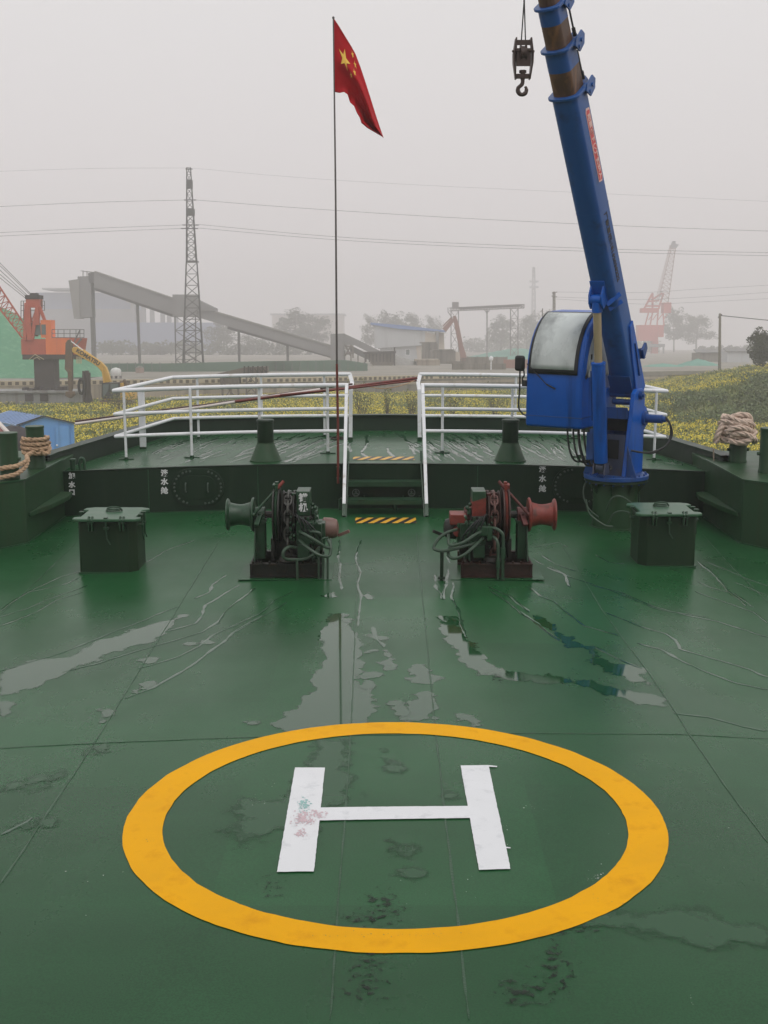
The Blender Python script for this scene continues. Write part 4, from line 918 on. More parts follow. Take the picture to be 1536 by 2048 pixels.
# slewing gear hump and motor on the far side
mb = MB(); mb.cyl(L(-.27, .12, 1.22), L(-.27, .20, 1.22), .15, n=24); mb.build('gear_drum', M['blue'], ck)
mb = MB(); mb.cyl(L(-.29, .20, 1.22), L(-.29, .235, 1.22), .085, n=20); mb.cyl(L(-.29, .235, 1.22), L(-.29, .43, 1.22), .050, n=16); mb.cyl(L(-.29,.43,1.22), L(-.29,.47,1.22), .035, n=12); mb.build('winch_motor', M['blue_dark'], ck)
for k in (0, 1):
    MB().tube(cr([L(-.29, .46, 1.22+.03*k), L(-.29, .52, 1.18), L(-.28, .56-.02*k, 1.05), L(-.20, .52, .93), L(-.08, .42, .85+.015*k), L(.03, .33, .86), L(.09, .21, .88)], 7), .011, 8).build('hose', M['black'], ck)
# luffing cylinder
hin = L(-.30, 0, 1.5); dv = V((0, -math.cos(EL), math.sin(EL))); nv = V((0, math.sin(EL), math.cos(EL)))
def BP(s, x, n_): return hin+dv*s+V((x, 0, 0))+nv*n_
foot = L(.37, -.035, .70); head = BP(1.43, -.035, -.235)
cd = (head-foot).normalized(); cl_ = (head-foot).length
mb = MB(); mb.lathe([(.04, 0), (.075, 0), (.078, .01), (.078, 1.13), (.083, 1.135), (.083, 1.16), (.06, 1.165)], foot+cd*.06, cd, 24); mb.build('cylinder_barrel', M['blue'], ck)
mb = MB(); mb.cyl(foot+cd*1.2, foot+cd*(cl_-.10), .046, n=20); mb.build('piston_rod', M['rod'], ck)
mb = MB(); mb.cyl(foot+cd*(cl_-.14), foot+cd*(cl_-.03), .058, n=18); mb.cyl(head+V((-.06,0,0)), head+V((.06,0,0)), .055, n=18); mb.build('rod_end', M['blue'], ck)
mb = MB(); mb.cyl(foot+V((-.045,0,0)), foot+V((.045,0,0)), .06, n=18)
for s in (-1, 1): mb.prism([foot+V((s*.06,-.07,-.075)), foot+V((s*.06,.07,-.075)), foot+V((s*.06,.05,.05)), foot+V((s*.06,-.05,.05))], (s*.018, 0, 0))
mb.build('foot_bracket', M['purple'], ck)
mb = MB(); a_ = foot+V((-.095, -.0, .1)); mb.tube([a_, a_+cd*.32], .009, 8); mb.cbox(a_+cd*.32, (.05,.05,.05)); mb.tube([foot+cd*.55+V((-.085,-.02,0)), foot+cd*1.12+V((-.085,-.02,0))], .008, 8); mb.build('feed_pipe', M['blue_dark'], ck)
mb = MB(); mb.cbox(L(.30, -.19, .93), (.09, .10, .32)); mb.build('valve_box', M['blue_dark'], ck, bevel=.005)
# boom
def sect(s0, s1, w, dn, up, rnd=.07):
    pr = [(-w, up), (w, up), (w, -dn+rnd)]
    for k in range(1, 6): a = PI/2*k/6; pr.append((w-rnd*1.5*(1-math.cos(a)), -dn+rnd*(1-math.sin(a))))
    pr.append((w-rnd*1.5, -dn)); pr.append((-w+rnd*1.5, -dn))
    for k in range(5, 0, -1): a = PI/2*k/6; pr.append((-w+rnd*1.5*(1-math.cos(a)), -dn+rnd*(1-math.sin(a))))
    pr.append((-w, -dn+rnd))
    return MB().prism([BP(s0, x, n_) for x, n_ in pr], dv*(s1-s0)), pr
mb, PR = sect(.05, 3.70, .137, .155, .155); boom = mb.build('main_boom', M['boom_blue'], ck, bevel=.006)
def collar(s, w, d):
    mb, _ = sect(s-.014, s+.014, w+.032, d+.032, d+.032, .09)
    mb.cbox(BP(s, 0, 0), (.01, .01, .01))
    c = mb.build('collar', M['boom_blue'], ck, bevel=.004)
    mb = MB()
    for x in (w+.03, w-.05):
        mb.prism([BP(s-.11, x, d-.02), BP(s-.02, x, d-.10), BP(s+.03, x, d-.06), BP(s+.06, x, d+.10), BP(s-.0, x, d+.15), BP(s-.08, x, d+.10)], (.016, 0, 0))
    mb.cyl(BP(s-.02, w-.06, d+.05), BP(s-.02, w+.06, d+.05), .02, n=10); mb.cyl(BP(s-.06, w-.06, d-.02), BP(s-.06, w+.055, d-.02), .02, n=10)
    mb.build('sheave_lug', M['boom_blue'], c)
collar(3.70, .137, .155)
mb, _ = sect(3.70, 3.96, .120, .138, .138); mb.build('rusty_section', M['boom_rust'], ck)
mb, _ = sect(3.955, 4.17, .1215, .1395, .1395); mb.build('boom_sleeve', M['boom_blue'], ck)
collar(4.17, .121, .139)
mb, _ = sect(4.17, 4.42, .104, .122, .122); mb.build('rusty_section', M['boom_rust'], ck)
mb, _ = sect(4.415, 4.58, .1055, .1235, .1235); mb.build('boom_sleeve', M['boom_blue'], ck)
collar(4.585, .105, .123)
mb, _ = sect(4.585, 5.62, .09, .105, .105); mb.build('rusty_section', M['boom_rust'], ck)
mb = MB()
for s in (-1, 1): mb.prism([BP(5.5, s*.07, -.08), BP(5.5, s*.07, .1), BP(5.9, s*.07, .06), BP(5.95, s*.07, -.05), BP(5.85, s*.07, -.12)], (s*.015, 0, 0))
mb.cyl(BP(5.82, -.06, -.03), BP(5.82, .06, -.03), .10, n=20); mb.build('boom_head', M['boom_blue'], ck)
mb = MB()                                     # hose line between the lugs
for a, b in ((3.78, 4.06), (4.22, 4.5)): mb.tube(cr([BP(a, .115, .17), BP((a+b)/2, .118, .155), BP(b, .112, .165)], 4), .010, 6)
mb.cyl(BP(3.76,.115,.17), BP(3.84,.115,.167), .02, n=8); mb.cyl(BP(4.2,.115,.17), BP(4.28,.115,.167), .02, n=8); mb.build('extension_cable', M['black'], ck)
mb, _ = sect(2.405, 2.417, .1385, .1565, .1565); mb.build('weld_seam', M['boom_blue'], ck)
mb = MB()                                     # bracket that takes the luffing cylinder
for x in (-.115, .03): mb.prism([BP(1.58, x, -.14), BP(1.36, x, -.14), BP(1.34, x, -.29), BP(1.42, x, -.30), BP(1.5, x, -.26)], (.022, 0, 0))
mb.prism([BP(1.36, -.115, -.157), BP(1.36, .06, -.157), BP(1.62, .06, -.157), BP(1.62, -.115, -.157)], nv*-.012)
mb.bar(BP(1.34, .05, -.20), BP(1.40, .17, -.06), .02, .05); mb.bar(BP(1.26, .05, -.17), BP(1.30, .17, -.05), .02, .05); mb.build('luffing_bracket', M['blue'], ck, bevel=.003)
mb = MB(); mb.prism([BP(.02, .138, .14), BP(-.03, .138, .02), BP(.02, .138, -.13), BP(.62, .138, -.03), BP(.90, .138, .05), BP(.92, .138, .145)], (.022, 0, 0)); mb.build('cheek_plate', M['blue'], ck, bevel=.004)
mb = MB(); mb.prism([BP(.02, -.138, .14), BP(-.03, -.138, .02), BP(.02, -.138, -.13), BP(.62, -.138, -.03), BP(.92, -.138, .145)], (-.022, 0, 0)); mb.build('cheek_plate', M['blue'], ck, bevel=.004)
mb = MB(); mb.bar(BP(.25, .165, .02), BP(.66, .165, .07), .012, .025, (1,0,0)); mb.build('cheek_rib', M['blue_dark'], ck)
MB().prism([BP(.08, -.136, -.16), BP(.08, .136, -.16), BP(.36, .136, -.16), BP(.36, -.136, -.16)], nv*-.012).build('belly_plate', M['blue_dark'], ck)
mb = MB(); mb.cyl(BP(.02,-.12,-.2), BP(.02,.12,-.2), .035, n=12); mb.build('rope_roller', M['blue_dark'], ck)
mb = MB(); mb.bar(BP(.42, .10, .20), BP(.42, .18, .24), .06, .12); mb.prism([BP(.38, .17, .17), BP(.50, .17, .17), BP(.52, .17, .30), BP(.44, .17, .30)], (.03,0,0)); mb.build('rope_guide', M['blue_dark'], ck)
# lettering on the boom
mb = MB(); e = .1385
mb.prism([BP(3.46, e, .02), BP(3.50, e, .045), BP(3.48, e, .125), BP(2.72, e, .125), BP(2.68, e, .10), BP(2.70, e, .02)], (.002, 0, 0)); sg = mb.build('warning_banner', M['banner_pink'], ck)
mb = MB(); mb.prism([BP(3.445, e+.002, .029), BP(3.475, e+.002, .048), BP(3.463, e+.002, .116), BP(2.725, e+.002, .116), BP(2.698, e+.002, .097), BP(2.714, e+.002, .029)], (.001, 0, 0)); mb.build('banner_field', M['banner_red'], sg)
text('起重臂下', .078, BP(3.28, e+.004, .073), -dv, nv, 'lettering', M['banner_pink'], sg, bold=.002, spacing=.95)
text('⊘', .075, BP(3.055, e+.004, .073), -dv, nv, 'lettering', M['banner_pink'], sg, bold=.002)
text('严禁站人', .078, BP(2.87, e+.004, .073), -dv, nv, 'lettering', M['banner_pink'], sg, bold=.002, spacing=.95)
text('厂家直销:18162038222', .085, BP(1.93, e+.0015, .02), -dv, nv, 'lettering', M['black_letter'], ck, bold=.003, spacing=1.02)
# cab
cab_l, cab_r = -.95, -.245
prof = [(.48, 1.13), (.50, 1.17), (.50, 1.75)]
for k in range(1, 11):
    a = PI/2*k/10; prof.append((.50-.62*(1-math.cos(a)), 1.75+.70*math.sin(a)))
prof += [(-.40, 2.46), (-.46, 2.40), (-.46, 1.13)]
mb = MB(); mb.prism([L(f, cab_l, z) for f, z in prof], (cab_r-cab_l, 0, 0)); cab = mb.build('cab', M['blue'], ck, bevel=.025)
def arc(k, n, o=0.0): a = PI/2*k/n; return (.50-.62*(1-math.cos(a))+o*math.cos(a), 1.75+.70*math.sin(a)+o*math.sin(a))
def curved(x0, x1, k0, k1, o, n=20, z_lo=None):
    mb = MB(); rows = []
    for i in range(k0, k1+1):
        f, z = arc(i, n, o); rows.append((L(f, x0, z), L(f, x1, z)))
    vs = [p for r_ in rows for p in r_]; fs = [(2*i, 2*i+1, 2*i+3, 2*i+2) for i in range(len(rows)-1)]
    mb.add(vs, fs); return mb
def solid(o, th):
    m_ = o.modifiers.new('thickness', 'SOLIDIFY'); m_.thickness = th; m_.offset = 0; return o
fr = solid(curved(cab_l+.035, cab_r-.055, 0, 17, .012).build('windscreen', M['rubber_seal'], ck, fix=False), .012)
solid(curved(cab_l+.065, cab_r-.095, 1, 16, .022).build('pane', M['fog_reflection_glass'], fr, fix=False), .004)
q = [(.42, 1.72)]+[(arc(k, 12)[0]-.11, arc(k, 12)[1]-.05) for k in range(0, 12)]+[(-.28, 2.38), (-.28, 1.72)]
mb = MB(); mb.prism([L(f, cab_r+.001, z) for f, z in q], (.012, 0, 0)); sw = mb.build('side_window', mat('side_window_frame', (.35, .37, .36, 1), .4), ck)
q2 = [(f*.93+.005, (z-2.0)*.93+1.995) for f, z in q]
MB().prism([L(f, cab_r+.0135, z) for f, z in q2], (.003, 0, 0)).build('pane', M['side_glass'] if 'side_glass' in M else M['fog_reflection_glass'], sw)
MB().cbox(L(.30, cab_r+.02, 1.95), (.012, .03, .06)).build('latch', M['black'], sw)
mb = MB(); mb.prism([L(.503, cab_l-.004, 1.255), L(-.46, cab_l-.004, 1.255), L(-.46, cab_r+.004, 1.255), L(.503, cab_r+.004, 1.255)], (0, 0, .012)); mb.build('skirt_seam', M['blue_dark'], ck)
MB().prism([L(.05, cab_r, 1.3), L(.05, cab_r, 1.5), L(.05, -.2, 1.5), L(.05, -.2, 1.3)], (0, .3, 0)).build('cab_bracket', M['blue_dark'], ck)
mb = MB(); w0 = L(.53, -.80, 1.74); mb.tube([L(.535, -.60, 1.60), L(.535, -.67, 1.635), L(.525, -.93, 1.86)], .006, 6); mb.tube([L(.53, -.56, 1.585), L(.535, -.67, 1.635)], .010, 6); mb.build('wiper', M['black'], ck)
mb = MB(); mc = L(.50, -1.02, 1.86); mb.box(mc+V((-.075, -.03, -.09)), mc+V((.05, .03, .09))); mi = mb.build('mirror', M['black'], ck, bevel=.028)
mb = MB(); mb.tube(cr([L(.50, -1.03, 1.78), L(.50, -1.03, 1.55), L(.50, -1.04, 1.36), L(.49, -1.0, 1.28), L(.47, -.95, 1.25)], 5), .011, 6); mb.tube(cr([L(.5, -.98, 1.78), L(.5, -.975, 1.72), L(.49, -1.0, 1.69), L(.49, -1.0, 1.62)], 4), .010, 6); mb.cbox(L(.48, -.97, 1.63), (.06, .05, .07)); mb.build('mirror_arm', M['black'], ck)
for k in range(8):
    x = -.50+.045*k; f = .30-.06*(k % 3)
    MB().tube(cr([L(f, x, 1.14), L(f+.01, x+.015, 1.0), L(f+.02, x+.05, .85), L(f, x+.11, .74-.012*k), L(f-.06, x+.20, .74-.01*k), L(f-.14, -.17, .80)], 6), .012, 7).build('hose', M['black'], ck)
o = MB().tube(cr([V((2.30, 14.02, .36)), V((2.34, 13.98, .20)), V((2.50, 13.92, .08)), V((2.60, 13.94, .06))], 6), .010, 8)
for pts in ([(2.56, 14.15, .20), (2.60, 14.10, .34), (2.68, 14.08, .385), (2.80, 14.08, .33), (2.95, 14.04, .18), (3.06, 13.98, .02), (3.16, 13.9, -.05)], [(2.58, 14.12, .06), (2.63, 14.07, .18), (2.72, 14.05, .215), (2.84, 14.06, .18), (2.98, 14.02, .08), (3.10, 13.95, -.03), (3.2, 13.86, -.05)], [(2.41, 14.6, .50), (2.36, 14.55, .40), (2.36, 14.5, .28), (2.42, 14.4, .16), (2.50, 14.3, .1)]):
    o.tube(cr([V(q) for q in pts], 6), .010, 8)
o = o.build('cable_bundle', M['hose']); tag(o, 'dark green cables looping round the crane pedestal', 'cable')

# ---- hook block
HS = .76; hx = SY(1046, 122, 11.30); hb = thing('hook_block', 'brown hook block hanging on two wires beside the crane boom', 'hook block', (hx.x, hx.y, hx.z))
mb = MB()
for s in (-1, 1):
    mb.prism([(s*.052, -.045, .21), (s*.07, -.05, .245), (s*.07, .05, .245), (s*.052, .045, .21)], (s*.006, 0, 0)) if False else None
    mb.prism([(s*.062, -.06, .245), (s*.062, .06, .245), (s*.082, .07, .08), (s*.080, .06, -.02), (s*.058, .04, -.20), (s*.058, -.04, -.20), (s*.080, -.06, -.02), (s*.082, -.07, .08)], (s*.014, 0, 0))
mb.build('cheek', M['hook'], hb, bevel=.004)
mb = MB(); mb.lathe([(.03, 0), (.095, 0), (.08, .02), (.08, .04), (.095, .06), (.03, .06)], (-.03, 0, .08), (1,0,0), 28); mb.cyl((-.105,0,.105), (.105,0,.105), .012, n=8); mb.build('sheave', M['hook'], hb)
mb = MB(); mb.cbox((0, -.062, .11), (.15, .012, .03)); mb.cbox((0, 0, .215), (.12, .03, .02)); mb.cbox((0, -.05, .02), (.13, .012, .17)); mb.cbox((0, -.052, .185), (.13, .012, .05)); mb.cbox((0, 0, -.165), (.12, .06, .045)); mb.build('spacer', M['hook'], hb)
mb = MB(); mb.cyl((0,0,-.20), (0,0,-.10), .022, n=10); mb.cyl((0,0,-.13), (0,0,-.10), .034, n=6)
mb.tube(cr([(0,0,-.18), (0,0,-.235), (-.012,0,-.262), (-.038,0,-.29), (-.042,0,-.325), (-.022,0,-.36), (.012,0,-.362), (.034,0,-.335), (.036,0,-.30), (.025,0,-.275)], 4), [.018]*6+[.02]*10+[.022]*12+[.018]*4+[.014]*4+[.008], 10) ; mb.build('hook', M['hook'], hb)
mb = MB()
for s in (-1, 1): mb.tube([(s*.022, 0, .16), (s*.002, 0, .62), (s*.0, 0.02, 2.6)], .006, 6)
mb.build('hoist_wire', M['black'], hb); hb.scale = (.92, .92, HS)
# ================================================================== LAND (world frame)
SHIPMODE[0] = False
G = -2.6; YZ = -.62
def sm(t): t = max(0.0, min(1.0, t)); return t*t*(3-2*t)
def zt(x, y):
    z = G + .35*noise.noise((x*.06, y*.06, .3)) + .12*noise.noise((x*.25, y*.25, 2.3))
    a = x/max(y, 1)
    z += 3.0*sm((a-.185)/.14)*sm((y-82)/22)*(1-.12*sm((y-112)/30))
    z += (.55*noise.noise((x*.16, y*.15, 5.3))+.28*noise.noise((x*.5, y*.4, 8.1)))*sm((a-.15)/.06)
    return z
WALL = [(-75, 106), (-38, 121), (-9.5, 134), (14, 152), (38, 168)]
def wall_y(x):
    for (a, b), (c, d) in zip(WALL, WALL[1:]):
        if x <= c or (c, d) == WALL[-1]: return b+(d-b)*(x-a)/(c-a)
def ground_mat(name, c1, c2, c3, scale):
    m = mat(name, c1, .9, .25, scale, c2, .6, scale*2.2, False, .4, 12, spec=.15); return m
M['field'] = ground_mat('green_field_soil', (.17, .19, .07, 1), (.24, .22, .095, 1), None, .22)
M['ground'] = ground_mat('grey_waste_ground', (.16, .145, .115, 1), (.10, .10, .075, 1), None, .05)
M['yard'] = ground_mat('pale_yard_ground', (.30, .275, .24, 1), (.17, .16, .14, 1), None, .08)
mb = MB(); n = 40; L_ = 950
o = MB().sheet([(-L_, -60, G-.45), (L_, -60, G-.45), (L_, L_, G-.45), (-L_, L_, G-.45)]).build('ground', M['ground'], fix=False); tag(o, kind='structure')
mb = MB(); xs = np.linspace(-90, 90, 181); ys = np.linspace(19.5, 172, 154)
mb.v = [(float(x), float(y), zt(float(x), float(y))-(.6 if y < 20 else 0)) for y in ys for x in xs]
mb.f = [(j*181+i, j*181+i+1, (j+1)*181+i+1, (j+1)*181+i) for j in range(153) for i in range(180) if ys[j] < wall_y(xs[i])+4]
o = mb.build('field', M['field'], fix=False); tag(o, kind='structure')
o = MB().prism([(x, y+.45, YZ-.5) for x, y in WALL]+[(420, 420, YZ-.5), (420, 900, YZ-.5), (-420, 900, YZ-.5), (-260, 60, YZ-.5)], (0, 0, .5)).build('yard', M['yard'], fix=True, smooth=0); tag(o, kind='structure')

# ---- quay wall
M['concrete'] = mat('pale_quay_concrete', (.40, .34, .28, 1), .85, .15, .5, (.17, .14, .115, 1), .5, .9, True, .2, 4, spec=.2)
M['concrete_dark'] = mat('stained_concrete', (.24, .215, .19, 1), .85, .2, .6, (.10, .09, .08, 1), .6, 1.2, True, .2, 4, spec=.2)
M['parapet'] = mat('cream_parapet_paint', (.52, .44, .32, 1), .7, .12, .8, (.28, .22, .16, 1), .4, 2, True)
M['block'] = mat('dark_parapet_blocks', (.11, .085, .06, 1), .8, .2, 2)
qw = thing('quay_wall', 'long pale concrete quay wall with a banded cream parapet beyond the field', 'wall', (0, 140, G))
def wseg(mb, a, b, z0, z1, t0, t1):
    d = (V((b[0], b[1], 0))-V((a[0], a[1], 0))).normalized(); nn = V((d.y, -d.x, 0))
    A = V((a[0], a[1], 0))-V((0, 140, 0)); Bv = V((b[0], b[1], 0))-V((0, 140, 0))
    mb.prism([A+nn*t0+V((0,0,z0)), Bv+nn*t0+V((0,0,z0)), Bv+nn*t0+V((0,0,z1)), A+nn*t0+V((0,0,z1))], -nn*(t0-t1))
mb = MB()
for a, b in zip(WALL[:2], WALL[1:3]): wseg(mb, a, b, -.6, 1.55, 0, -.5)
mb.build('wall_face', M['concrete'], qw)
mb = MB()
for a, b in zip(WALL[2:], WALL[3:]): wseg(mb, a, b, -.6, 1.55, 0, -.5)
mb.build('stained_wall_face', M['concrete_dark'], qw)
mb = MB(); bk = MB()
for i, (a, b) in enumerate(zip(WALL[:-1], WALL[1:])):
    if i < 3: wseg(mb, a, b, 1.55, 2.02, .06, -.5)
    LL = math.hypot(b[0]-a[0], b[1]-a[1]); k = 0; s = .3
    while s < LL-.4 and i < 3:
        t0 = s/LL; t1 = (s+.36)/LL
        if random.random() < .93: wseg(bk, (a[0]+(b[0]-a[0])*t0, a[1]+(b[1]-a[1])*t0), (a[0]+(b[0]-a[0])*t1, a[1]+(b[1]-a[1])*t1), 1.6, 1.92, .075, .03)
        s += .68
mb.build('parapet', M['parapet'], qw); bk.build('painted_blocks', M['block'], qw)
mb = MB()
for i, (a, b) in enumerate(zip(WALL[2:], WALL[3:])): wseg(mb, a, b, 1.0, 1.3, .05, .0)
mb.build('ledge', M['concrete'], qw)

# ---- field plants
def quads(name, P, S, UPR, m, seed, lean=.35, wide=1.0):
    """many small upright blades: P (n,3) feet, S (n,) heights"""
    r = np.random.default_rng(seed); n = len(P); a = r.uniform(0, PI, n); w = S*r.uniform(.10, .22, n)*wide
    dx = np.cos(a)*w; dy = np.sin(a)*w; lx = r.normal(0, lean, n)*S; ly = r.normal(0, lean, n)*S
    v = np.zeros((n, 4, 3)); v[:, 0] = P-np.stack([dx, dy, 0*dx], 1); v[:, 1] = P+np.stack([dx, dy, 0*dx], 1)
    tip = P+np.stack([lx, ly, S], 1); v[:, 2] = tip+np.stack([dx, dy, 0*dx], 1)*.35; v[:, 3] = tip-np.stack([dx, dy, 0*dx], 1)*.35
    return mesh_np(name, v.reshape(-1, 3), m)
def mesh_np(name, verts, m, k=4):
    n = len(verts)//k; me = bpy.data.meshes.new(name); me.vertices.add(len(verts)); me.vertices.foreach_set('co', verts.astype(np.float32).ravel())
    me.loops.add(len(verts)); me.loops.foreach_set('vertex_index', np.arange(len(verts), dtype=np.int32)); me.polygons.add(n)
    me.polygons.foreach_set('loop_start', np.arange(0, len(verts), k, dtype=np.int32)); me.polygons.foreach_set('loop_total', np.full(n, k, dtype=np.int32))
    me.update(calc_edges=True); me.materials.append(m); o = bpy.data.objects.new(name, me); COL.objects.link(o); return o
def leaf_cloud(r, n, c, rad, size):
    """n leaf quads around centres c with radii rad"""
    k = r.integers(0, len(c), n); d = r.normal(size=(n, 3)); d /= np.linalg.norm(d, axis=1)[:, None]
    p = c[k]+d*(rad[k]*r.uniform(.35, 1, n)**.5)[:, None]
    u = r.normal(size=(n, 3)); u /= np.linalg.norm(u, axis=1)[:, None]; w = np.cross(u, r.normal(size=(n, 3))); w /= np.linalg.norm(w, axis=1)[:, None]
    s = size*r.uniform(.5, 1.2, n)[:, None]
    return np.stack([p-u*s-w*s*.6, p+u*s-w*s*.6, p+u*s+w*s*.6, p-u*s+w*s*.6], 1).reshape(-1, 3)
M['grass_a'] = mat('meadow_grass', (.165, .205, .070, 1), .75, .25, .35, (.26, .235, .095, 1), .5, .55, spec=.2)
M['flower'] = mat('rapeseed_blossom', (.76, .62, .075, 1), .75, .12, .5, (.60, .54, .12, 1), .4, 1.2, spec=.2)
pts = []; fl_ = []
def dens(x, y): return noise.noise((x*.09, y*.055, 11.0))+.5*noise.noise((x*.3, y*.2, 4.0))
rr = random.Random(3)
tries = 0
while len(pts) < 105000:
    y = 60+106*rr.random(); x = rr.uniform(-.335, .335)*(y+3)
    if y > wall_y(x)-1.2: continue
    if x < -.2*y and y < 62: continue
    pts.append((x, y, zt(x, y)))
while len(fl_) < 95000:
    y = 60+106*rr.random(); x = rr.uniform(-.335, .335)*(y+3)
    if y > wall_y(x)-1.5: continue
    d_ = dens(x, y)
    a_ = x/y; hollow = sm((a_-.222)/.03)*sm((y-85)/4)*(1-sm((y-101)/5))
    if d_ - .9*hollow + .3*(a_ > .2 and y < 85) + .25*(a_ > .2 and 101 < y < 128) < -.28+rr.random()*.36: continue
    fl_.append((x, y, zt(x, y)+rr.uniform(.22, .52)))
P = np.array(pts); S = RNG.uniform(.14, .46, len(P))
o = quads('grass', P, S, None, M['grass_a'], 5, .75, 1.2); tag(o, kind='stuff')
Pf = np.array(fl_); v = leaf_cloud(np.random.default_rng(9), len(Pf), np.zeros((1, 3)), np.zeros(1), .048)
v = v+np.repeat(Pf, 4, axis=0); o = mesh_np('rapeseed_flowers', v, M['flower']); tag(o, kind='stuff')
# ---- low scrub on the bank
rb_ = np.random.default_rng(31); c = []; rd = []
while len(c) < 420:
    y = rb_.uniform(84, 106); a_ = rb_.uniform(.215, .33); x = a_*y
    if noise.noise((x*.2, y*.2, 21.0)) < -.05: continue
    c.append((x, y, zt(x, y)+.12)); rd.append(rb_.uniform(.3, .9))
o = mesh_np('bank_scrub', leaf_cloud(rb_, 32000, np.array(c), np.array(rd), .085), mat('bank_scrub_leaves', (.135, .175, .080, 1), .8, .3, .5, (.19, .19, .10, 1), .5, .8, spec=.15)); tag(o, kind='stuff')
# ---- shrubs standing in the field
M['shrub'] = mat('weedy_shrub_leaves', (.16, .17, .065, 1), .75, .3, 1.5, (.22, .19, .08, 1), .4, 3, spec=.2)
M['twig'] = mat('brown_twigs', (.085, .06, .04, 1), .85, .2, 3)
def shrub(label, u, D, h, w, seed, n=420):
    x = B(u, 700, D).x; z = zt(x, D); r = np.random.default_rng(seed); t = thing('shrub', label, 'shrub', (x, D, z), 0, 'wild shrubs in the field')
    mb = MB(); cs = []
    for k in range(9):
        a = r.uniform(0, 2*PI); q = V((math.cos(a)*w*r.uniform(.2, 1), math.sin(a)*w*r.uniform(.2, 1), h*r.uniform(.55, 1))); mb.tube([V((0,0,-.1)), q*.5+V((0,0,.1)), q], [.03, .02, .008], 5); cs += [q, q*.7]
    mb.build('stems', M['twig'], t); c = np.array([tuple(q) for q in cs]); vv = leaf_cloud(r, n, c, np.full(len(c), w*.45), .055)
    o = mesh_np('foliage', vv, M['shrub']); o.parent = t
for a in (('tall twiggy shrub in the railing gap, next to the left railing end', 722, 82, 3.0, .75, 1, 380), ('slender weed in the middle of the railing gap', 776, 84, 2.6, .4, 2, 200),
          ('leaning weed by the right end of the railing gap', 822, 86, 2.3, .5, 3, 200), ('loose shrub behind the first bay of the right railing', 905, 92, 2.2, .7, 4, 300),
          ('spreading shrub behind the second bay of the right railing', 992, 90, 2.5, .9, 5, 380), ('low shrub at the excavator, behind the left railing corner', 236, 98, 1.6, 1.2, 6, 500)): shrub(*a)

# ---- blue shed
M['shed_wall'] = mat('blue_corrugated_wall', (.15, .36, .74, 1), .5, .1, 1.5, (.10, .24, .50, 1), .4, 3, True)
M['shed_roof'] = mat('blue_grey_roof_sheet', (.24, .34, .54, 1), .45, .12, 1.5, (.12, .16, .25, 1), .4, 3)
M['trim'] = mat('dark_trim', (.03, .028, .03, 1), .6, .2, 3)
zs = 60.0; c = B(98, 900, zs); sx = c.x; gz = -2.7
sh = thing('shed', 'small blue corrugated shed with a door at the left edge of the field', 'shed', (sx, zs, gz))
px = lambda u, v: (B(u, v, zs).x-sx, B(u, v, zs).z-gz)
xl = B(40, 880, zs).x-sx; xr = B(149, 880, zs).x-sx; pkx, pkz = px(88, 832); ez = px(149, 846)[1]; ezl = px(50, 850)[1]
mb = MB(); mb.prism([(xl, 0, 0), (xr, 0, 0), (xr, 0, ez-.05), (pkx, 0, pkz-.06), (xl, 0, ezl-.05)], (-3.2, 5, 0))
for k in range(24):
    x = xl+(xr-xl)*(k+.5)/24; mb.box((x-.012, -.018, .05), (x+.012, .0, min(ez, ezl)-.08))
mb.build('wall', M['shed_wall'], sh)
mb = MB(); mb.prism([(pkx, -.12, pkz), (xr+.08, -.12, ez), (xr+.08, -.12, ez-.05), (pkx, -.12, pkz-.05)], (-3.2, 5.2, 0)); mb.prism([(pkx, -.12, pkz), (xl-.1, -.12, ezl), (xl-.1, -.12, ezl-.05), (pkx, -.12, pkz-.05)], (-3.2, 5.2, 0))
for k in range(12):
    y = .1+k*.42; dx = -3.2*y/5.2
    mb.bar((pkx+dx, y-.1, pkz+.02), (xl-.1+dx, y-.1, ezl+.02), .05, .04)
mb.build('roof', M['shed_roof'], sh)
mb = MB(); mb.bar((pkx, -.13, pkz+.01), (xr+.1, -.13, ez), .05); mb.bar((pkx, -.13, pkz+.01), (xl-.1, -.13, ezl), .05); mb.build('roof_edge', M['trim'], sh)
d0 = px(111, 851); d1 = px(141, 905)
MB().box((d0[0], -.05, .2), (d1[0], -.02, d0[1])).build('door', M['shed_wall'], sh); MB().ball((d0[0]+.06, -.08, d1[1]+.35), .05).build('handle', M['white'], sh)
# dark canvas and planks in front of the shed
M['canvas'] = mat('dark_canvas', (.035, .028, .032, 1), .8, .25, 2)
p = B(15, 872, 52); o = MB().ball((0,0,0), (1.45, 1.2, .75), 20, 10)
o.v = [(x+.12*noise.noise((x*2, y*2, z*2)), y, z+.10*noise.noise((x*3, y*3, 4))) for x, y, z in o.v]; o = o.build('canvas_cover', M['canvas']); o.location = (p.x, p.y, p.z-.35); tag(o, 'dark canvas covered heap in front of the blue shed', 'canvas cover')
for k, (a, b, c_, lb) in enumerate((((-8, 840), (18, 868), M['pole_pale'], 'pale stripped pole sloping past the canvas heap'), ((-10, 848), (10, 872), M['rust_red'], 'reddish pole sloping below the pale stripped one'))):
    o = MB().tube([B(*a, 40), B(*b, 38)], .07, 8).build('sloping_pole', c_); tag(o, lb, 'pole')

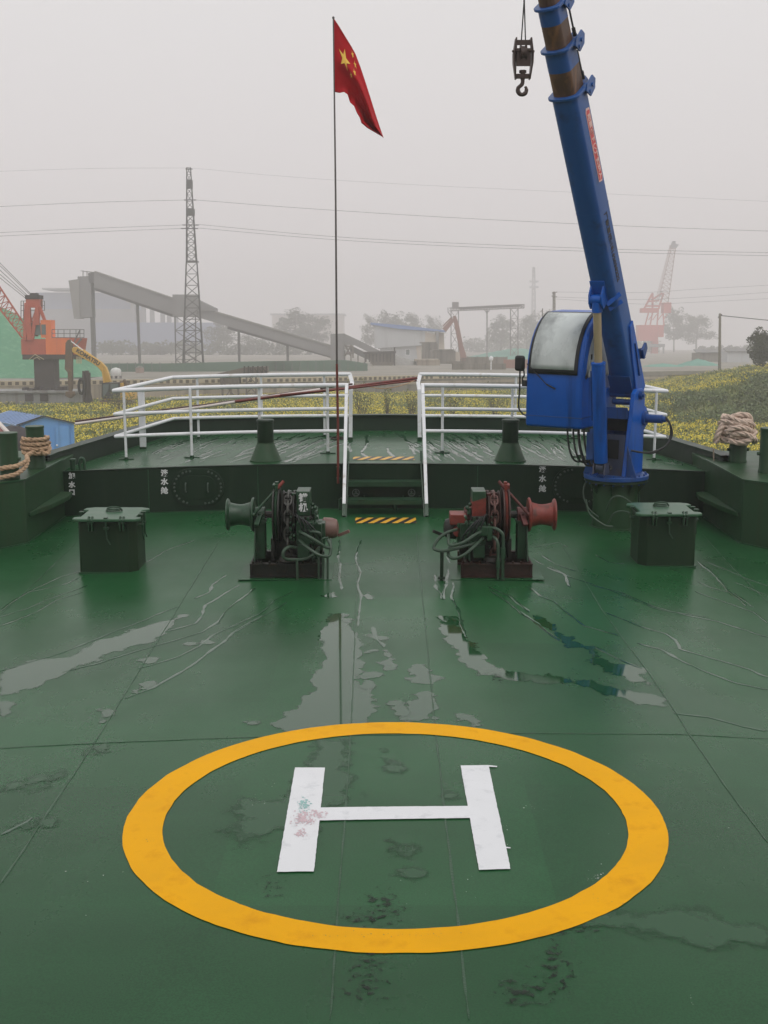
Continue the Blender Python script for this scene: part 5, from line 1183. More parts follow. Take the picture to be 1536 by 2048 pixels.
# ---- grab crane on its pontoon
DC = 112.0
def bb(mb, u0, v0, u1, v1, D, dep, o=(0,0,0)):
    a = B(u0, v1, D); b = B(u1, v0, D); o = V(o); mb.box((a.x-o.x, D-o.y, a.z-o.z), (b.x-o.x, D+dep-o.y, b.z-o.z)); return mb
def lattice(mb, A, Bq, n, r, rb):
    """A, Bq: four corners at each end"""
    A = [V(a) for a in A]; Bq = [V(b) for b in Bq]; k4 = len(A)
    for a, b in zip(A, Bq): mb.bar(a, b, r)
    for i in range(n):
        t0, t1 = i/n, (i+1)/n
        for k in range(k4):
            p0 = A[k].lerp(Bq[k], t0); p1 = A[k].lerp(Bq[k], t1); q0 = A[(k+1) % k4].lerp(Bq[(k+1) % k4], t0); q1 = A[(k+1) % k4].lerp(Bq[(k+1) % k4], t1)
            mb.bar(p0, q1, rb); mb.bar(q0, p1, rb) if i % 1 == 0 else None; mb.bar(p1, q1, rb)
    return mb
M['orange'] = mat('orange_crane_paint', (.80, .20, .065, 1), .5, .12, .8, (.62, .16, .07, 1), .4, 1.5, True)
M['crane_red'] = mat('red_crane_paint', (.48, .105, .065, 1), .55, .2, 1, (.32, .09, .06, 1), .4, 2)
M['steel_dark'] = mat('dark_brown_steel', (.055, .042, .040, 1), .6, .25, 1)
M['haz_band'] = mat('cream_hazard_paint', (.45, .38, .22, 1), .6, .2, 1)
M['win'] = mat('crane_window_glass', (.12, .15, .15, 1), .2, .2, 1)
M['galv'] = mat('grey_railing_steel', (.16, .15, .15, 1), .5, .2, 2)
gz = zt(B(90, 780, DC).x, DC); O = V((B(90, 780, DC).x, DC, G))
gc = thing('grab_crane', 'orange slewing crane with a lattice jib at the left edge of the quay', 'crane', O)
def gcb(u0, v0, u1, v1, dep, y=0): return bb(MB(), u0, v0, u1, v1, DC+y, dep, O)
gcb(70, 718, 108, 790, 1.7, .3).build('pedestal', M['steel_dark'], gc)
mb = gcb(45, 709, 160, 719, 2.6); gcb_ = mb.build('turntable', M['steel_dark'], gc)
mb = MB()
for k in range(4):
    a = B(58+k*8, 709, DC-.03)-O; b = B(66+k*4-4, 719, DC-.03)-O; c_ = B(74-4+k*4, 709, DC-.03)-O
for (a, b) in (((70, 709), (58, 719)), ((70, 709), (88, 719)), ((74, 714), (66, 719)), ((74, 714), (80, 719))): mb.bar(B(*a, DC-.04)-O, B(*b, DC-.04)-O, .12, .05)
for u in (154, 158, 162): mb.bar(B(u, 713, DC-.04)-O, B(u, 727, DC-.04)-O, .1, .05)
mb.build('hazard_band', M['haz_band'], gc)
gcb(43, 678, 92, 709, 2.4, .02).build('engine_bay', M['crane_red'], gc); gcb(92, 675.5, 138, 709, 2.4).build('machine_house', M['orange'], gc)
mb = MB(); mb.prism([B(138, 676, DC)-O, B(162, 676, DC)-O, B(157, 709, DC)-O, B(138, 709, DC)-O], (0, 2.4, 0)); mb.build('counterweight', M['crane_red'], gc)
cb = gcb(82, 640, 101, 675.5, 1.5).build('cab', M['orange'], gc); gcb(64, 646, 82, 670, 1.3, .1).build('cab_front', M['win'], gc)
w_ = gcb(83, 649, 91, 669, .05, -.05).build('window', M['win'], cb)
mb = MB(); lattice(mb, [B(50, 680, DC)-O, B(57, 680, DC+1.4)-O, B(72, 672, DC+1.4)-O, B(64, 680, DC)-O], [B(53, 606, DC+.2)-O, B(55, 606, DC+1)-O, B(78, 606, DC+1)-O, B(76, 606, DC+.2)-O], 1, .3, .08)
bb(mb, 52, 596, 79, 615, DC+.1, 1.0, O); mb.bar(B(76, 606, DC+.2)-O, B(90, 642, DC+.2)-O, .25); mb.bar(B(56, 615, DC)-O, B(60, 680, DC)-O, .4); mb.bar(B(74, 615, DC)-O, B(76, 650, DC)-O, .3); mb.build('a_frame', M['crane_red'], gc)
mb = bb(MB(), 50, 590, 80, 598, DC+.05, 1.1, O); bb(mb, 60, 586, 74, 592, DC+.3, .6, O); mb.build('sheave_head', M['steel_dark'], gc)
mb = MB()
for v in (659, 667, 675): mb.bar(B(104, v, DC)-O, B(168, v, DC)-O, .05)
for u in (104, 116, 128, 140, 152, 160, 168): mb.bar(B(u, 659, DC)-O, B(u, 676, DC)-O, .05)
for v in (602, 611, 621): mb.bar(B(42, v, DC+.6)-O, B(89, v, DC+.6)-O, .05)
for u in (42, 47, 84, 89): mb.bar(B(u, 602, DC+.6)-O, B(u, 640 if u < 50 else 621, DC+.6)-O, .06)
mb.bar(B(160, 660, DC)-O, B(148, 685, DC)-O, .1); mb.bar(B(163, 677, DC)-O, B(147, 697, DC)-O, .15); mb.build('guard_rail', M['galv'], gc)
mb = MB(); lattice(mb, [B(45, 676, DC)-O, B(45, 676, DC+1.3)-O, B(64, 672, DC+1.3)-O, B(64, 672, DC)-O], [B(-52, 552, DC)-O, B(-52, 552, DC+1.3)-O, B(-36, 520, DC+1.3)-O, B(-36, 520, DC)-O], 13, .13, .06); mb.build('jib', M['crane_red'], gc)
mb = MB()
for a, b in (((66, 592), (-20, 506)), ((63, 592), (-20, 512)), ((58, 594), (-20, 522)), ((55, 595), (-20, 532)), ((52, 597), (-20, 540))): mb.bar(B(*a, DC+.5)-O, B(*b, DC+.5)-O, .045)
mb.build('stay_ropes', M['galv'], gc)
# pontoon
O = V((B(70, 800, 110).x, 110, G)); pt = thing('pontoon', 'grey steel pontoon under the orange crane, behind the flowers', 'pontoon', O)
M['pontoon'] = mat('grey_pontoon_paint', (.27, .27, .27, 1), .6, .2, .6, (.15, .12, .10, 1), .5, 1.5, True)
mb = bb(MB(), -60, 786, 138, 812, 110, 5, O); mb.build('hull', M['pontoon'], pt, bevel=.03); mb = bb(MB(), -60, 782, 146, 786, 109.8, 5.4, O); mb.build('gunwale', M['pontoon'], pt)
for u in (50, 80): bb(MB(), u, 788, u+16, 802, 109.9, .1, O).build('fender_plate', M['steel_dark'], pt)
mb = MB(); r_ = random.Random(4)
for k in range(16): u = 40+r_.random()*90; bb(mb, u, 780-r_.random()*8, u+5+r_.random()*9, 783, 110.5+r_.random()*2, 1, O)
mb.build('deck_clutter', M['steel_dark'], pt)
# piles with a tyre
O = V((B(172, 800, 108).x, 108, G)); pl = thing('mooring_pile', 'dark mooring pile cluster with a hanging tyre beside the excavator', 'mooring pile', O)
mb = MB()
for u, v, rr_ in ((168, 742, .16), (174, 741, .18), (178, 745, .14)): mb.cyl(B(u, v, 108)-O, B(u+1, 812, 108)-O, rr_, n=10)
mb.bar(B(178, 780, 107.8)-O, B(186, 812, 107.8)-O, .2); mb.build('piles', M['steel_dark'], pl)
mb = MB(); c_ = B(163, 773, 107.7)-O
mb.tube([c_+V((.22*math.cos(a), -.05, .62*math.sin(a))) for a in [2*PI*k/24 for k in range(24)]], .12, 8, closed=True); mb.build('tyre', M['black'], pl)

# ---- excavator
DX = 105.0; O = V((B(222, 800, DX).x, DX, zt(B(222, 800, DX).x, DX)))
M['exc'] = mat('yellow_machine_paint', (.62, .36, .055, 1), .5, .12, 1, (.36, .22, .06, 1), .4, 1.5)
M['mud'] = mat('muddy_steel', (.13, .09, .06, 1), .75, .3, 2, (.22, .14, .06, 1), .4, 3)
ex = thing('excavator', 'yellow excavator with its boom raised in front of the quay wall', 'excavator', O)
pr = lambda pts, dep, y=0: MB().prism([B(u, v, DX+y)-O for u, v in pts], (0, dep, 0))
pr([(143,699),(146,694),(155,695),(190,716),(203,725),(212,735),(217,748),(221,764),(208,766),(205,752),(203,744),(196,735),(185,727),(160,713),(145,705)], .55, .2).build('boom', M['exc'], ex, bevel=.04)
pr([(131,686),(135,680),(140,679),(144,690),(144,715),(144,775),(141,787),(137,787),(135,745),(129,738)], .5, .2).build('stick', M['mud'], ex, bevel=.03)
pr([(131,783),(146,783),(148,790),(140,797),(130,792)], .7, .1).build('bucket', M['mud'], ex, bevel=.03)
mb = MB(); mb.cyl(B(140, 681, DX+.4)-O, B(168, 702, DX+.4)-O, .05); mb.build('cylinder_rod', M['white'], ex)
mb = MB(); mb.cyl(B(166, 700.5, DX+.4)-O, B(192, 719, DX+.4)-O, .11); mb.build('cylinder', M['exc'], ex); MB().cyl(B(204, 735, DX+.0)-O, B(208, 768, DX+.0)-O, .06).build('cylinder', M['exc'], ex)
text('KOMATSU', .46, B(176, 714.5, DX+.19)-O, B(200, 732, DX)-B(176, 717, DX), V((.55, 0, .83)), 'lettering', M['trim'], ex, bold=.02, spacing=1.05)
cb = pr([(203,766),(239,765),(240,797),(203,797)], 1.3, -.4).build('cab', M['trim'], ex, bevel=.05)
pr([(206,769),(218,768),(217,780),(206,795)], .05, -.45).build('window', M['win'], cb); pr([(221,768),(236,768),(237,780),(221,781)], .05, -.45).build('window', M['win'], cb)
pr([(207,790),(262,784),(264,800),(208,800)], 2.4, -.2).build('body', M['exc'], ex, bevel=.06); pr([(240,766),(245,766),(247,800),(239,800)], .6, -.1).build('cab_post', M['exc'], ex)
mb = MB(); mb.prism([B(u, v, DX-.3)-O for u, v in ((200,801),(266,801),(270,808),(264,816),(204,816),(198,808))], (0, .6, 0)); mb.prism([B(u, v, DX+1.7)-O for u, v in ((200,801),(266,801),(270,808),(264,816),(204,816),(198,808))], (0, .6, 0)); mb.build('track', M['mud'], ex, bevel=.05)
r_ = random.Random(8); mb = MB()
for k in range(9): u = 244+r_.random()*14; v = 762+r_.random()*16; mb.ball(B(u, v, DX+.6)-O, (.14+.2*r_.random(), .2, .12+.12*r_.random()), 8, 6)
mb.build('engine_hoses', M['mud'], ex)

# ---- green netted heap
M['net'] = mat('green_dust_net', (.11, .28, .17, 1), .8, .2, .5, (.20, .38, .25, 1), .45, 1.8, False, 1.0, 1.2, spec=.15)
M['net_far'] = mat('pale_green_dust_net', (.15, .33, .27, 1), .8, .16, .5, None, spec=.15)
def mound(name, label, u0, u1, vt, D, z0, m, seed, cat='heap', peak=.5, group=None):
    a = B(u0, 700, D).x; b = B(u1, 700, D).x; top = B(700, vt, D).z; w = (b-a)/2; cx = (a+b)/2; n = 44; mb = MB()
    for j in range(n+1):
        for i in range(n+1):
            x = -1+2*i/n; y = -1+2*j/n; pk = (peak-.5)*2
            xx = (x-pk)/(1-pk) if x > pk else (x-pk)/(1+pk); r_ = math.sqrt(xx*xx+y*y)
            h = max(0, 1-r_)**.85*(top-z0)*1.04 if r_ < 1 else 0
            h += (.06*(top-z0))*noise.noise((x*4, y*4, seed))*(1 if r_ < .95 else 0)+.12*noise.noise((x*9, y*9, seed+3))*(r_ < .95)
            mb.v.append((x*w, y*w*.8, max(h, -.05)))
    mb.f = [(j*(n+1)+i, j*(n+1)+i+1, (j+1)*(n+1)+i+1, (j+1)*(n+1)+i) for j in range(n) for i in range(n)]
    o = mb.build(name, m, fix=False, smooth=60); o.location = (cx, D, z0); tag(o, label, cat, group); return o
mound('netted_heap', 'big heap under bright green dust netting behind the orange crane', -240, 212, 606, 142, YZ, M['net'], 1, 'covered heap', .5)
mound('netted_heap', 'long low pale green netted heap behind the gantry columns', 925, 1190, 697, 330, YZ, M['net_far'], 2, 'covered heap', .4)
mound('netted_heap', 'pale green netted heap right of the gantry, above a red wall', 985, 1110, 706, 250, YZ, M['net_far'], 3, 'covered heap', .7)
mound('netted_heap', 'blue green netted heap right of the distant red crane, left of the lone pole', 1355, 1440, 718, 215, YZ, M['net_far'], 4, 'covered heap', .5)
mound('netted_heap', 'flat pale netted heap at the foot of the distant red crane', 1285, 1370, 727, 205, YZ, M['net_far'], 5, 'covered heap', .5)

# ---- yard equipment left
def box_thing(name, label, cat, rects, m, D, dep, group=None, bevel=.05):
    O = V((B((rects[0][0]+rects[0][2])/2, 700, D).x, D, YZ)); t = thing(name, label, cat, O, 0, group); return t, O
O = V((B(232, 752, 132).x, 132, YZ)); t = thing('water_tank', 'white dome topped water tank by the green fence', 'tank', O)
mb = MB(); mb.lathe([(.52, .26), (.55, .3), (.55, .85), (.42, 1.02), (.12, 1.12), (.0, 1.14)], (0,0,0), (0,0,1), 24); mb.build('tank', mat('white_tank_plastic', (.62, .62, .60, 1), .5, .08, 1), t)
mb = MB()
for x in (-.5, 0, .5): mb.box((x-.05, -.4, 0), (x+.05, .4, .27))
mb.build('stand', M['galv'], t)
O = V((B(280, 752, 158).x, 158, YZ)); t = thing('concrete_footing', 'pinkish round concrete footing under the conveyor post', 'footing', O)
mb = MB(); h1 = B(280, 736, 158).z-YZ; mb.cyl((0,0,0), (0,0,h1), .52); mb.build('drum', mat('pink_concrete', (.34, .25, .22, 1), .8, .15, 1), t); MB().cyl((0,0,h1), (0,0,h1+.25), .52, .15).build('cone_cap', M['concrete_dark'], t)
# green screen fence
M['screen'] = mat('dull_green_screen', (.105, .17, .13, 1), .8, .12, .4, (.14, .20, .16, 1), .3, .8, True)
O = V((-20, 170, YZ)); fe = thing('screen_fence', 'dull green screen fence running along the yard under the conveyor', 'fence', O)
mb = MB(); cs = [(196, 727, 165), (330, 727, 166), (450, 724, 167), (560, 722, 168), (640, 721, 169), (690, 720, 170), (735, 727, 171)]
for a, b in zip(cs, cs[1:]):
    A = B(*a)-O; Bv = B(*b)-O; mb.prism([(A.x, A.y, 0), (Bv.x, Bv.y, 0), (Bv.x, Bv.y, Bv.z), (A.x, A.y, A.z)], (0, .08, 0))
mb.build('screen', M['screen'], fe)
mb = MB()
for k in range(34):
    u = 200+k*16; A = B(u, 723, 168)-O; mb.bar((A.x, A.y-.1-(3 if u < 330 else 0), 0), (A.x, A.y-.1-(3 if u < 330 else 0), A.z*.95), .08)
mb.build('fence_posts', M['galv'], fe)
# loading platform with trestle in front of the wall
DT = 126; O = V((B(480, 800, DT).x, DT, zt(B(480, 800, DT).x, DT))); lp = thing('loading_hopper', 'old steel loading ramp on trussed legs in front of the quay wall', 'loading ramp', O)
M['old_steel'] = mat('weathered_steel', (.16, .13, .11, 1), .7, .25, .8, (.08, .06, .05, 1), .5, 1.5, True)
mb = MB(); mb.prism([B(u, v, DT)-O for u, v in ((432,748),(487,735),(533,733),(533,746),(490,748))], (0, 2.5, 0)); mb.build('ramp', M['old_steel'], lp)
mb = MB()
for u in (489, 497, 506, 516, 525, 533): mb.bar(B(u, 732, DT-.05)-O, B(u, 748, DT-.05)-O, .16)
for u in (500, 509, 518, 526): mb.bar(B(u, 736, DT-.05)-O, B(u+7, 746, DT-.05)-O, .1)
mb.build('side_ribs', M['steel_dark'], lp)
mb = MB(); lattice(mb, [B(493, 806, DT)-O, B(512, 806, DT)-O, B(512, 806, DT+2)-O, B(493, 806, DT+2)-O], [B(493, 748, DT)-O, B(512, 748, DT)-O, B(512, 748, DT+2)-O, B(493, 748, DT+2)-O], 3, .16, .09)
for u in (443, 460, 475): mb.bar(B(u, 748, DT)-O, B(u+3, 806, DT)-O, .2)
mb.bar(B(443, 760, DT)-O, B(475, 800, DT)-O, .12); mb.bar(B(475, 760, DT)-O, B(446, 800, DT)-O, .12); bb(mb, 440, 752, 478, 768, DT+.1, 2, O); mb.build('trestle', M['old_steel'], lp)

# ---- big inclined conveyor
M['conv'] = mat('grey_conveyor_cladding', (.215, .208, .208, 1), .6, .10, .3, (.175, .17, .168, 1), .4, .6)
M['conv_d'] = mat('dark_conveyor_underside', (.085, .08, .078, 1), .7, .12, .3)
M['conv_l'] = mat('light_conveyor_sheet', (.26, .25, .235, 1), .6, .10, .3, (.18, .175, .165, 1), .4, .6, True)
DV = 235.0; O = V((B(430, 740, DV).x, DV, YZ)); cv = thing('conveyor', 'long inclined grey conveyor gallery crossing the yard behind the pylon', 'conveyor', O)
def bp(pts, dep, y=0, D=DV): return MB().prism([B(u, v, D+y)-O for u, v in pts], (0, dep, 0))
bp([(188,543),(345,597),(345,629),(188,575)], 3).build('gallery', M['conv'], cv); bp([(188,575),(345,629),(345,634),(188,580)], 3, .3).build('belt_frame', M['conv_d'], cv)
bp([(390,611),(430,624),(662,692),(690,702),(690,722),(660,713),(470,657),(390,633)], 3).build('gallery', M['conv'], cv); bp([(455,652),(690,721),(690,724),(455,658)], 2.6, .3).build('belt_frame', M['conv_d'], cv)
bp([(189,541.5),(345,595),(345,597.5),(189,544)], 3.4, -.2).build('roof_edge', M['conv_l'], cv); bp([(430,622),(662,690),(662,693),(430,625)], 3.4, -.2).build('roof_edge', M['conv_l'], cv)
bp([(345,589),(393,589),(393,598),(430,616),(430,622),(393,622),(393,633),(345,633)], 4, -.4).build('transfer_house', M['conv'], cv)
bp([(137,561),(158,558),(160,637),(148,637)], 3.2, -.2).build('head_chute', M['conv_l'], cv); bp([(155,553),(181,552),(184,634),(160,636)], 3, .0).build('chute_box', M['conv'], cv)
bp([(176,546),(188,544),(188,566),(178,566)], 3, .0).build('head_house', M['conv_d'], cv)
mb = bp([(161,541),(190,544),(190,545),(161,542)], 2, .2); mb.bar(B(166,541,DV+.3)-O, B(166,554,DV+.3)-O, .15); mb.bar(B(174,542,DV+.3)-O, B(174,554,DV+.3)-O, .15); mb.build('canopy', M['conv_l'], cv)
mb = MB(); mb.bar(B(183, 566, DV+1)-O, B(189, 742, DV+1)-O, .75); mb.build('column', M['conv_d'], cv)
for u0, v0, u1, wd in ((274.5, 606, 280.5, .46), (477.5, 660, 479, .44), (575, 689, 576, .44)):
    mb = MB(); mb.bar(B(u0, v0, DV+1)-O, B(u1, 744, DV+1)-O, wd); mb.bar(B(u0, v0+4, DV+1)-O, B(u0-8, v0-3, DV+1)-O, .3); mb.bar(B(u0, v0+4, DV+1)-O, B(u0+6, v0, DV+1)-O, .3); mb.build('column', M['conv_d'], cv)
mb = MB()
lattice(mb, [B(352, 748, DV)-O, B(392, 748, DV)-O, B(392, 748, DV+4)-O, B(352, 748, DV+4)-O], [B(350, 632, DV)-O, B(391, 632, DV)-O, B(391, 632, DV+4)-O, B(350, 632, DV+4)-O], 4, .22, .12); mb.bar(B(368, 632, DV)-O, B(370, 748, DV)-O, .25); mb.build('support_tower', M['conv_d'], cv)
# tail: house, second belt, bin
bp([(661,668),(688,667),(688,720),(661,720)], 4, -.5).build('tail_house', M['conv'], cv)
bp([(688,667),(718,681),(762,703),(762,716),(708,690),(688,690)], 3, -.3).build('lower_gallery', M['conv'], cv)
bp([(700,690),(728,704),(762,722),(790,738),(776,738),(720,712),(700,702)], 2, -.6).build('lower_belt', M['conv_d'], cv)
mb = MB()
for u, v in ((684, 718), (702, 700), (716, 706), (730, 714), (742, 720)): mb.bar(B(u, v, DV)-O, B(u, 748, DV)-O, .22)
for a, b in (((690,690),(702,712)), ((703,690),(690,712)), ((692,692),(706,693)), ((692,708),(708,706)), ((706,694),(706,716))): mb.bar(B(*a, DV-.8)-O, B(*b, DV-.8)-O, .3)
mb.build('support_frame', M['old_steel'], cv)
O2 = O
O = V((B(765, 740, 215).x, 215, YZ)); t = thing('hopper_bin', 'rust brown ribbed hopper bin at the low end of the conveyor', 'hopper', O)
mb = MB(); mb.prism([B(u, v, 215)-O for u, v in ((729,706),(790,704),(790,724),(776,742),(752,742),(740,722))], (0, 4, 0)); mb.build('bin', M['old_steel'], t)
mb = MB()
for u in range(732, 790, 7): mb.bar(B(u, 705, 214.9)-O, B(u, 724, 214.9)-O, .2)
mb.bar(B(727, 706, 214.8)-O, B(792, 704, 214.8)-O, .4); mb.bar(B(789, 695, 214.8)-O, B(789, 744, 214.8)-O, .25); mb.bar(B(752, 740, 214.8)-O, B(752, 748, 214.8)-O, .3); mb.bar(B(775, 740, 214.8)-O, B(775, 748, 214.8)-O, .3); mb.build('rib', M['steel_dark'], t)
mound('coal_heap', 'small grey coal heap at the foot of the white building', 775, 845, 711, 220, YZ, M['conv_l'], 7, 'heap', .25)

# ---- pylon
DP = 170.0; O = V((B(385, 748, DP).x, DP, YZ)); M['pyl'] = mat('grey_pylon_steel', (.10, .097, .10, 1), .55, .15, .5)
py = thing('pylon', 'tall narrow lattice power pylon standing in front of the conveyor', 'pylon', O)
def pyseg(name, v0, l0, r0, v1, l1, r1, n, rr_, rb):
    k = (r0-l0)/F_PX*DP; k1 = (r1-l1)/F_PX*DP
    A = [B(l0, v0, DP)-O, B(r0, v0, DP)-O, B(r0-2, v0, DP+k)-O, B(l0+2, v0, DP+k)-O]; Bq = [B(l1, v1, DP)-O, B(r1, v1, DP)-O, B(r1, v1, DP+k1)-O, B(l1, v1, DP+k1)-O]
    mb = lattice(MB(), A, Bq, n, rr_, rb); return mb.build(name, M['pyl'], py)
pyseg('lower_mast', 750, 365, 409, 525, 372.5, 394, 10, .16, .07); pyseg('upper_mast', 525, 372.5, 394, 335, 373.5, 381, 14, .13, .06)
bb(MB(), 373, 359, 383.5, 376, DP-.1, .9, O).build('platform', M['pyl'], py); bb(MB(), 373, 417, 387, 430, DP-.1, 1.2, O).build('platform', M['pyl'], py)
bb(MB(), 373, 521, 394, 524, DP-.1, 1.6, O).build('platform', M['pyl'], py)
mb = MB()
for v, a, b in ((338, 371, 385), (400, 368, 392), (450, 365, 398), (457, 362, 396)): mb.bar(B(a, v, DP+.3)-O, B(b, v, DP+.3)-O, .12)
mb.build('cross_arm', M['pyl'], py)
bb(MB(), 362, 745, 420, 752, DP-1, 3, O).build('footing', M['haz_band'], py)
for k, (pts, lb, D1, r_) in enumerate((
    ([(371,336),(180,337),(-40,344)], 'thin top wire left of the pylon head', DP, .012), ([(368,400),(180,405),(-40,415)], 'single wire left of the pylon, second from the top', DP, .023), ([(365,450),(180,457),(-40,467)], 'upper wire of the pair left of the pylon', DP, .023), ([(362,457),(180,464),(-40,474)], 'lower wire of the pair left of the pylon', DP, .023),
    ([(385,336),(560,352),(800,368),(1180,386),(1560,404)], 'thin top wire right of the pylon head', DP, .011), ([(392,400),(600,416),(900,435),(1250,452),(1560,463)], 'single wire right of the pylon, crossing the crane boom', DP, .023), ([(398,449),(650,472),(900,486),(1250,499),(1560,506)], 'upper wire of the pair right of the pylon', DP, .023), ([(396,456),(650,478),(900,492),(1250,505),(1560,512)], 'lower wire of the pair right of the pylon', DP, .023),
    ([(1112,584),(1280,585),(1400,578),(1560,569)], 'topmost faint wire from the small far mast', 250, .022), ([(1112,594),(1280,599),(1400,594),(1560,583)], 'middle faint wire from the small far mast', 250, .022), ([(1112,598),(1280,608),(1400,604),(1560,596)], 'lowest faint wire from the small far mast', 250, .022),
    ([(1440,631),(1490,636),(1560,643)], 'thick wire running right from the lone pole', 145, .05))):
    o = MB().tube(cr([B(u, v, D1) for u, v in pts], 6), r_, 5).build('power_line', M['pyl']); tag(o, lb, 'wire', 'overhead wires')

# ---- white building and concrete bins
M['wbld'] = mat('white_cladding', (.50, .51, .52, 1), .6, .06, .3, (.36, .36, .35, 1), .3, .5, True)
M['broof'] = mat('blue_roof_sheet', (.16, .25, .50, 1), .5, .1, .3)
M['cream'] = mat('cream_render', (.55, .48, .40, 1), .8, .08, .3)
DW = 290.0; O = V((B(815, 735, DW).x, DW, YZ)); wb = thing('plant_building', 'white two storey plant building with a sloping blue roof', 'building', O)
pb = lambda pts, dep, y=0, D=DW: MB().prism([B(u, v, D+y)-O for u, v in pts], (0, dep, 0))
pb([(749,650),(850,663),(850,690),(749,697)], 9).build('upper_wall', M['wbld'], wb); pb([(850,664),(872,668),(872,690),(850,690)], 9, .1).build('side_wall', M['cream'], wb)
pb([(741,645),(800,650),(893,661),(893,664),(800,658),(741,649)], 10, -.6).build('roof', M['broof'], wb)
pb([(760,695),(846,689),(846,745),(760,745)], 8, .8).build('lower_wall', M['wbld'], wb); pb([(756,696),(846,688),(846,690),(756,698)], 1.2, .2).build('canopy_edge', M['conv'], wb)
f = pb([(811,698),(820,698),(820,710.5),(811,710.5)], .1, .72).build('window', M['white'], wb); pb([(812,699.2),(819,699.2),(819,709.5),(812,709.5)], .1, .66).build('pane', M['win'], f)
pb([(832,692),(845,691),(845,718),(835,718)], .3, .6).build('doorway', M['cream'], wb); pb([(872,664),(888,666),(889,700),(874,700)], 6, 2).build('stair_tower', M['cream'], wb)
pb([(871,662),(878,662),(877,700),(873,690)], 1, -.7).build('downpipe', M['conv'], wb)
for k, (pts, lb, m_, D) in enumerate((
    ([(845,687),(876,687),(876,745),(845,745)], 'dark concrete bin against the white building', M['concrete_dark'], 250), ([(868,702),(911,702),(911,745),(868,745)], 'broad grey concrete bin with a flat top', M['concrete_dark'], 235), ([(834,722),(880,721),(880,745),(834,745)], 'low streaked concrete bin in front of the others', M['concrete'], 215), ([(911,704),(932,704),(932,724),(911,724)], 'pale cream wall panel behind the red loader arm', M['cream'], 240))):
    O = V((B(pts[0][0], 700, D).x, D, YZ)); o = MB().prism([B(u, v, D)-O for u, v in pts], (0, 6 if k < 3 else .5, 0))
    if k < 3:
        zt_ = B(0, pts[0][1], D).z-YZ; a = B(pts[0][0], 0, D).x-O.x; b = B(pts[1][0], 0, D).x-O.x
        o.box((a-.15, -.15, zt_), (b+.15, 6.1, zt_+.3))
        for i in range(5): x = a+(b-a)*(i+.5)/5; o.box((x-.1, -.12, 0), (x+.1, 0.02, zt_))
    o = o.build('concrete_bin' if k < 3 else 'wall_panel', m_); o.location = O; tag(o, lb, 'bin' if k < 3 else 'wall', 'concrete bins by the white building' if k < 3 else None)
O = V((B(915, 740, 230).x, 230, YZ)); ra = thing('loader_arm', 'faded red folding loader arm beside the white building', 'loader', O)
M['pinkred'] = mat('faded_red_paint', (.30, .165, .145, 1), .6, .15, .5)
def lb_(pts, dep=.8): return MB().prism([B(u, v, 230)-O for u, v in pts], (0, dep, 0))
lb_([(906,632),(912,632),(918,650),(926,690),(934,716),(930,722),(922,722),(917,690),(910,655)]).build('stick', M['pinkred'], ra); lb_([(885,657),(904,636),(910,640),(892,664)]).build('boom', M['pinkred'], ra)
mb = MB(); mb.cyl(B(886,652,230.2)-O, B(903,635,230.2)-O, .12); mb.build('cylinder', M['pinkred'], ra); lb_([(922,714),(938,716),(936,728),(920,726)], 1.2).build('grab', M['old_steel'], ra)
lb_([(905,722),(940,724),(940,748),(905,748)], 2).build('base', M['old_steel'], ra)
# gantry
DG = 320.0; O = V((B(970, 735, DG).x, DG, YZ)); ga = thing('gantry', 'grey steel gantry conveyor on lattice legs right of the white building', 'gantry', O)
M['gan'] = mat('grey_gantry_steel', (.20, .175, .18, 1), .6, .15, .5)
mb = MB(); lattice(mb, [B(899, 622, DG)-O, B(899, 622, DG+2)-O, B(899, 616, DG+2)-O, B(899, 616, DG)-O], [B(1048, 616, DG)-O, B(1048, 616, DG+2)-O, B(1048, 609, DG+2)-O, B(1048, 609, DG)-O], 26, .22, .12); mb.build('truss', M['gan'], ga)
MB().prism([B(u, v, DG+.2)-O for u, v in ((918,614),(1041,608),(1041,613),(918,619))], (0, 1.5, 0)).build('belt', M['gan'], ga); bb(MB(), 905, 604, 917.5, 617, DG-.3, 2.5, O).build('drive_house', M['gan'], ga)
mb = MB(); lattice(mb, [B(902, 735, DG)-O, B(917, 735, DG)-O, B(917, 735, DG+2)-O, B(902, 735, DG+2)-O], [B(902, 622, DG)-O, B(917, 622, DG)-O, B(917, 622, DG+2)-O, B(902, 622, DG+2)-O], 5, .24, .12); mb.build('lattice_leg', M['gan'], ga)
mb = MB(); lattice(mb, [B(1021, 735, DG)-O, B(1036, 735, DG)-O, B(1036, 735, DG+2)-O, B(1021, 735, DG+2)-O], [B(1021, 617, DG)-O, B(1036, 617, DG)-O, B(1036, 617, DG+2)-O, B(1021, 617, DG+2)-O], 6, .24, .12); mb.build('lattice_leg', M['gan'], ga)
mb = MB(); mb.bar(B(974, 619, DG+1)-O, B(974, 735, DG+1)-O, .3); mb.bar(B(974, 626, DG+1)-O, B(969, 620, DG+1)-O, .2); mb.bar(B(974, 626, DG+1)-O, B(979, 620, DG+1)-O, .2); mb.build('middle_column', M['gan'], ga)
mb = MB()
for a, b in (((896, 615), (896, 624)), ((896, 624), (905, 636)), ((1048, 608), (1048, 616)), ((1043, 608), (1043, 616))): mb.bar(B(*a, DG)-O, B(*b, DG)-O, .2)
mb.build('end_rail', M['gan'], ga)
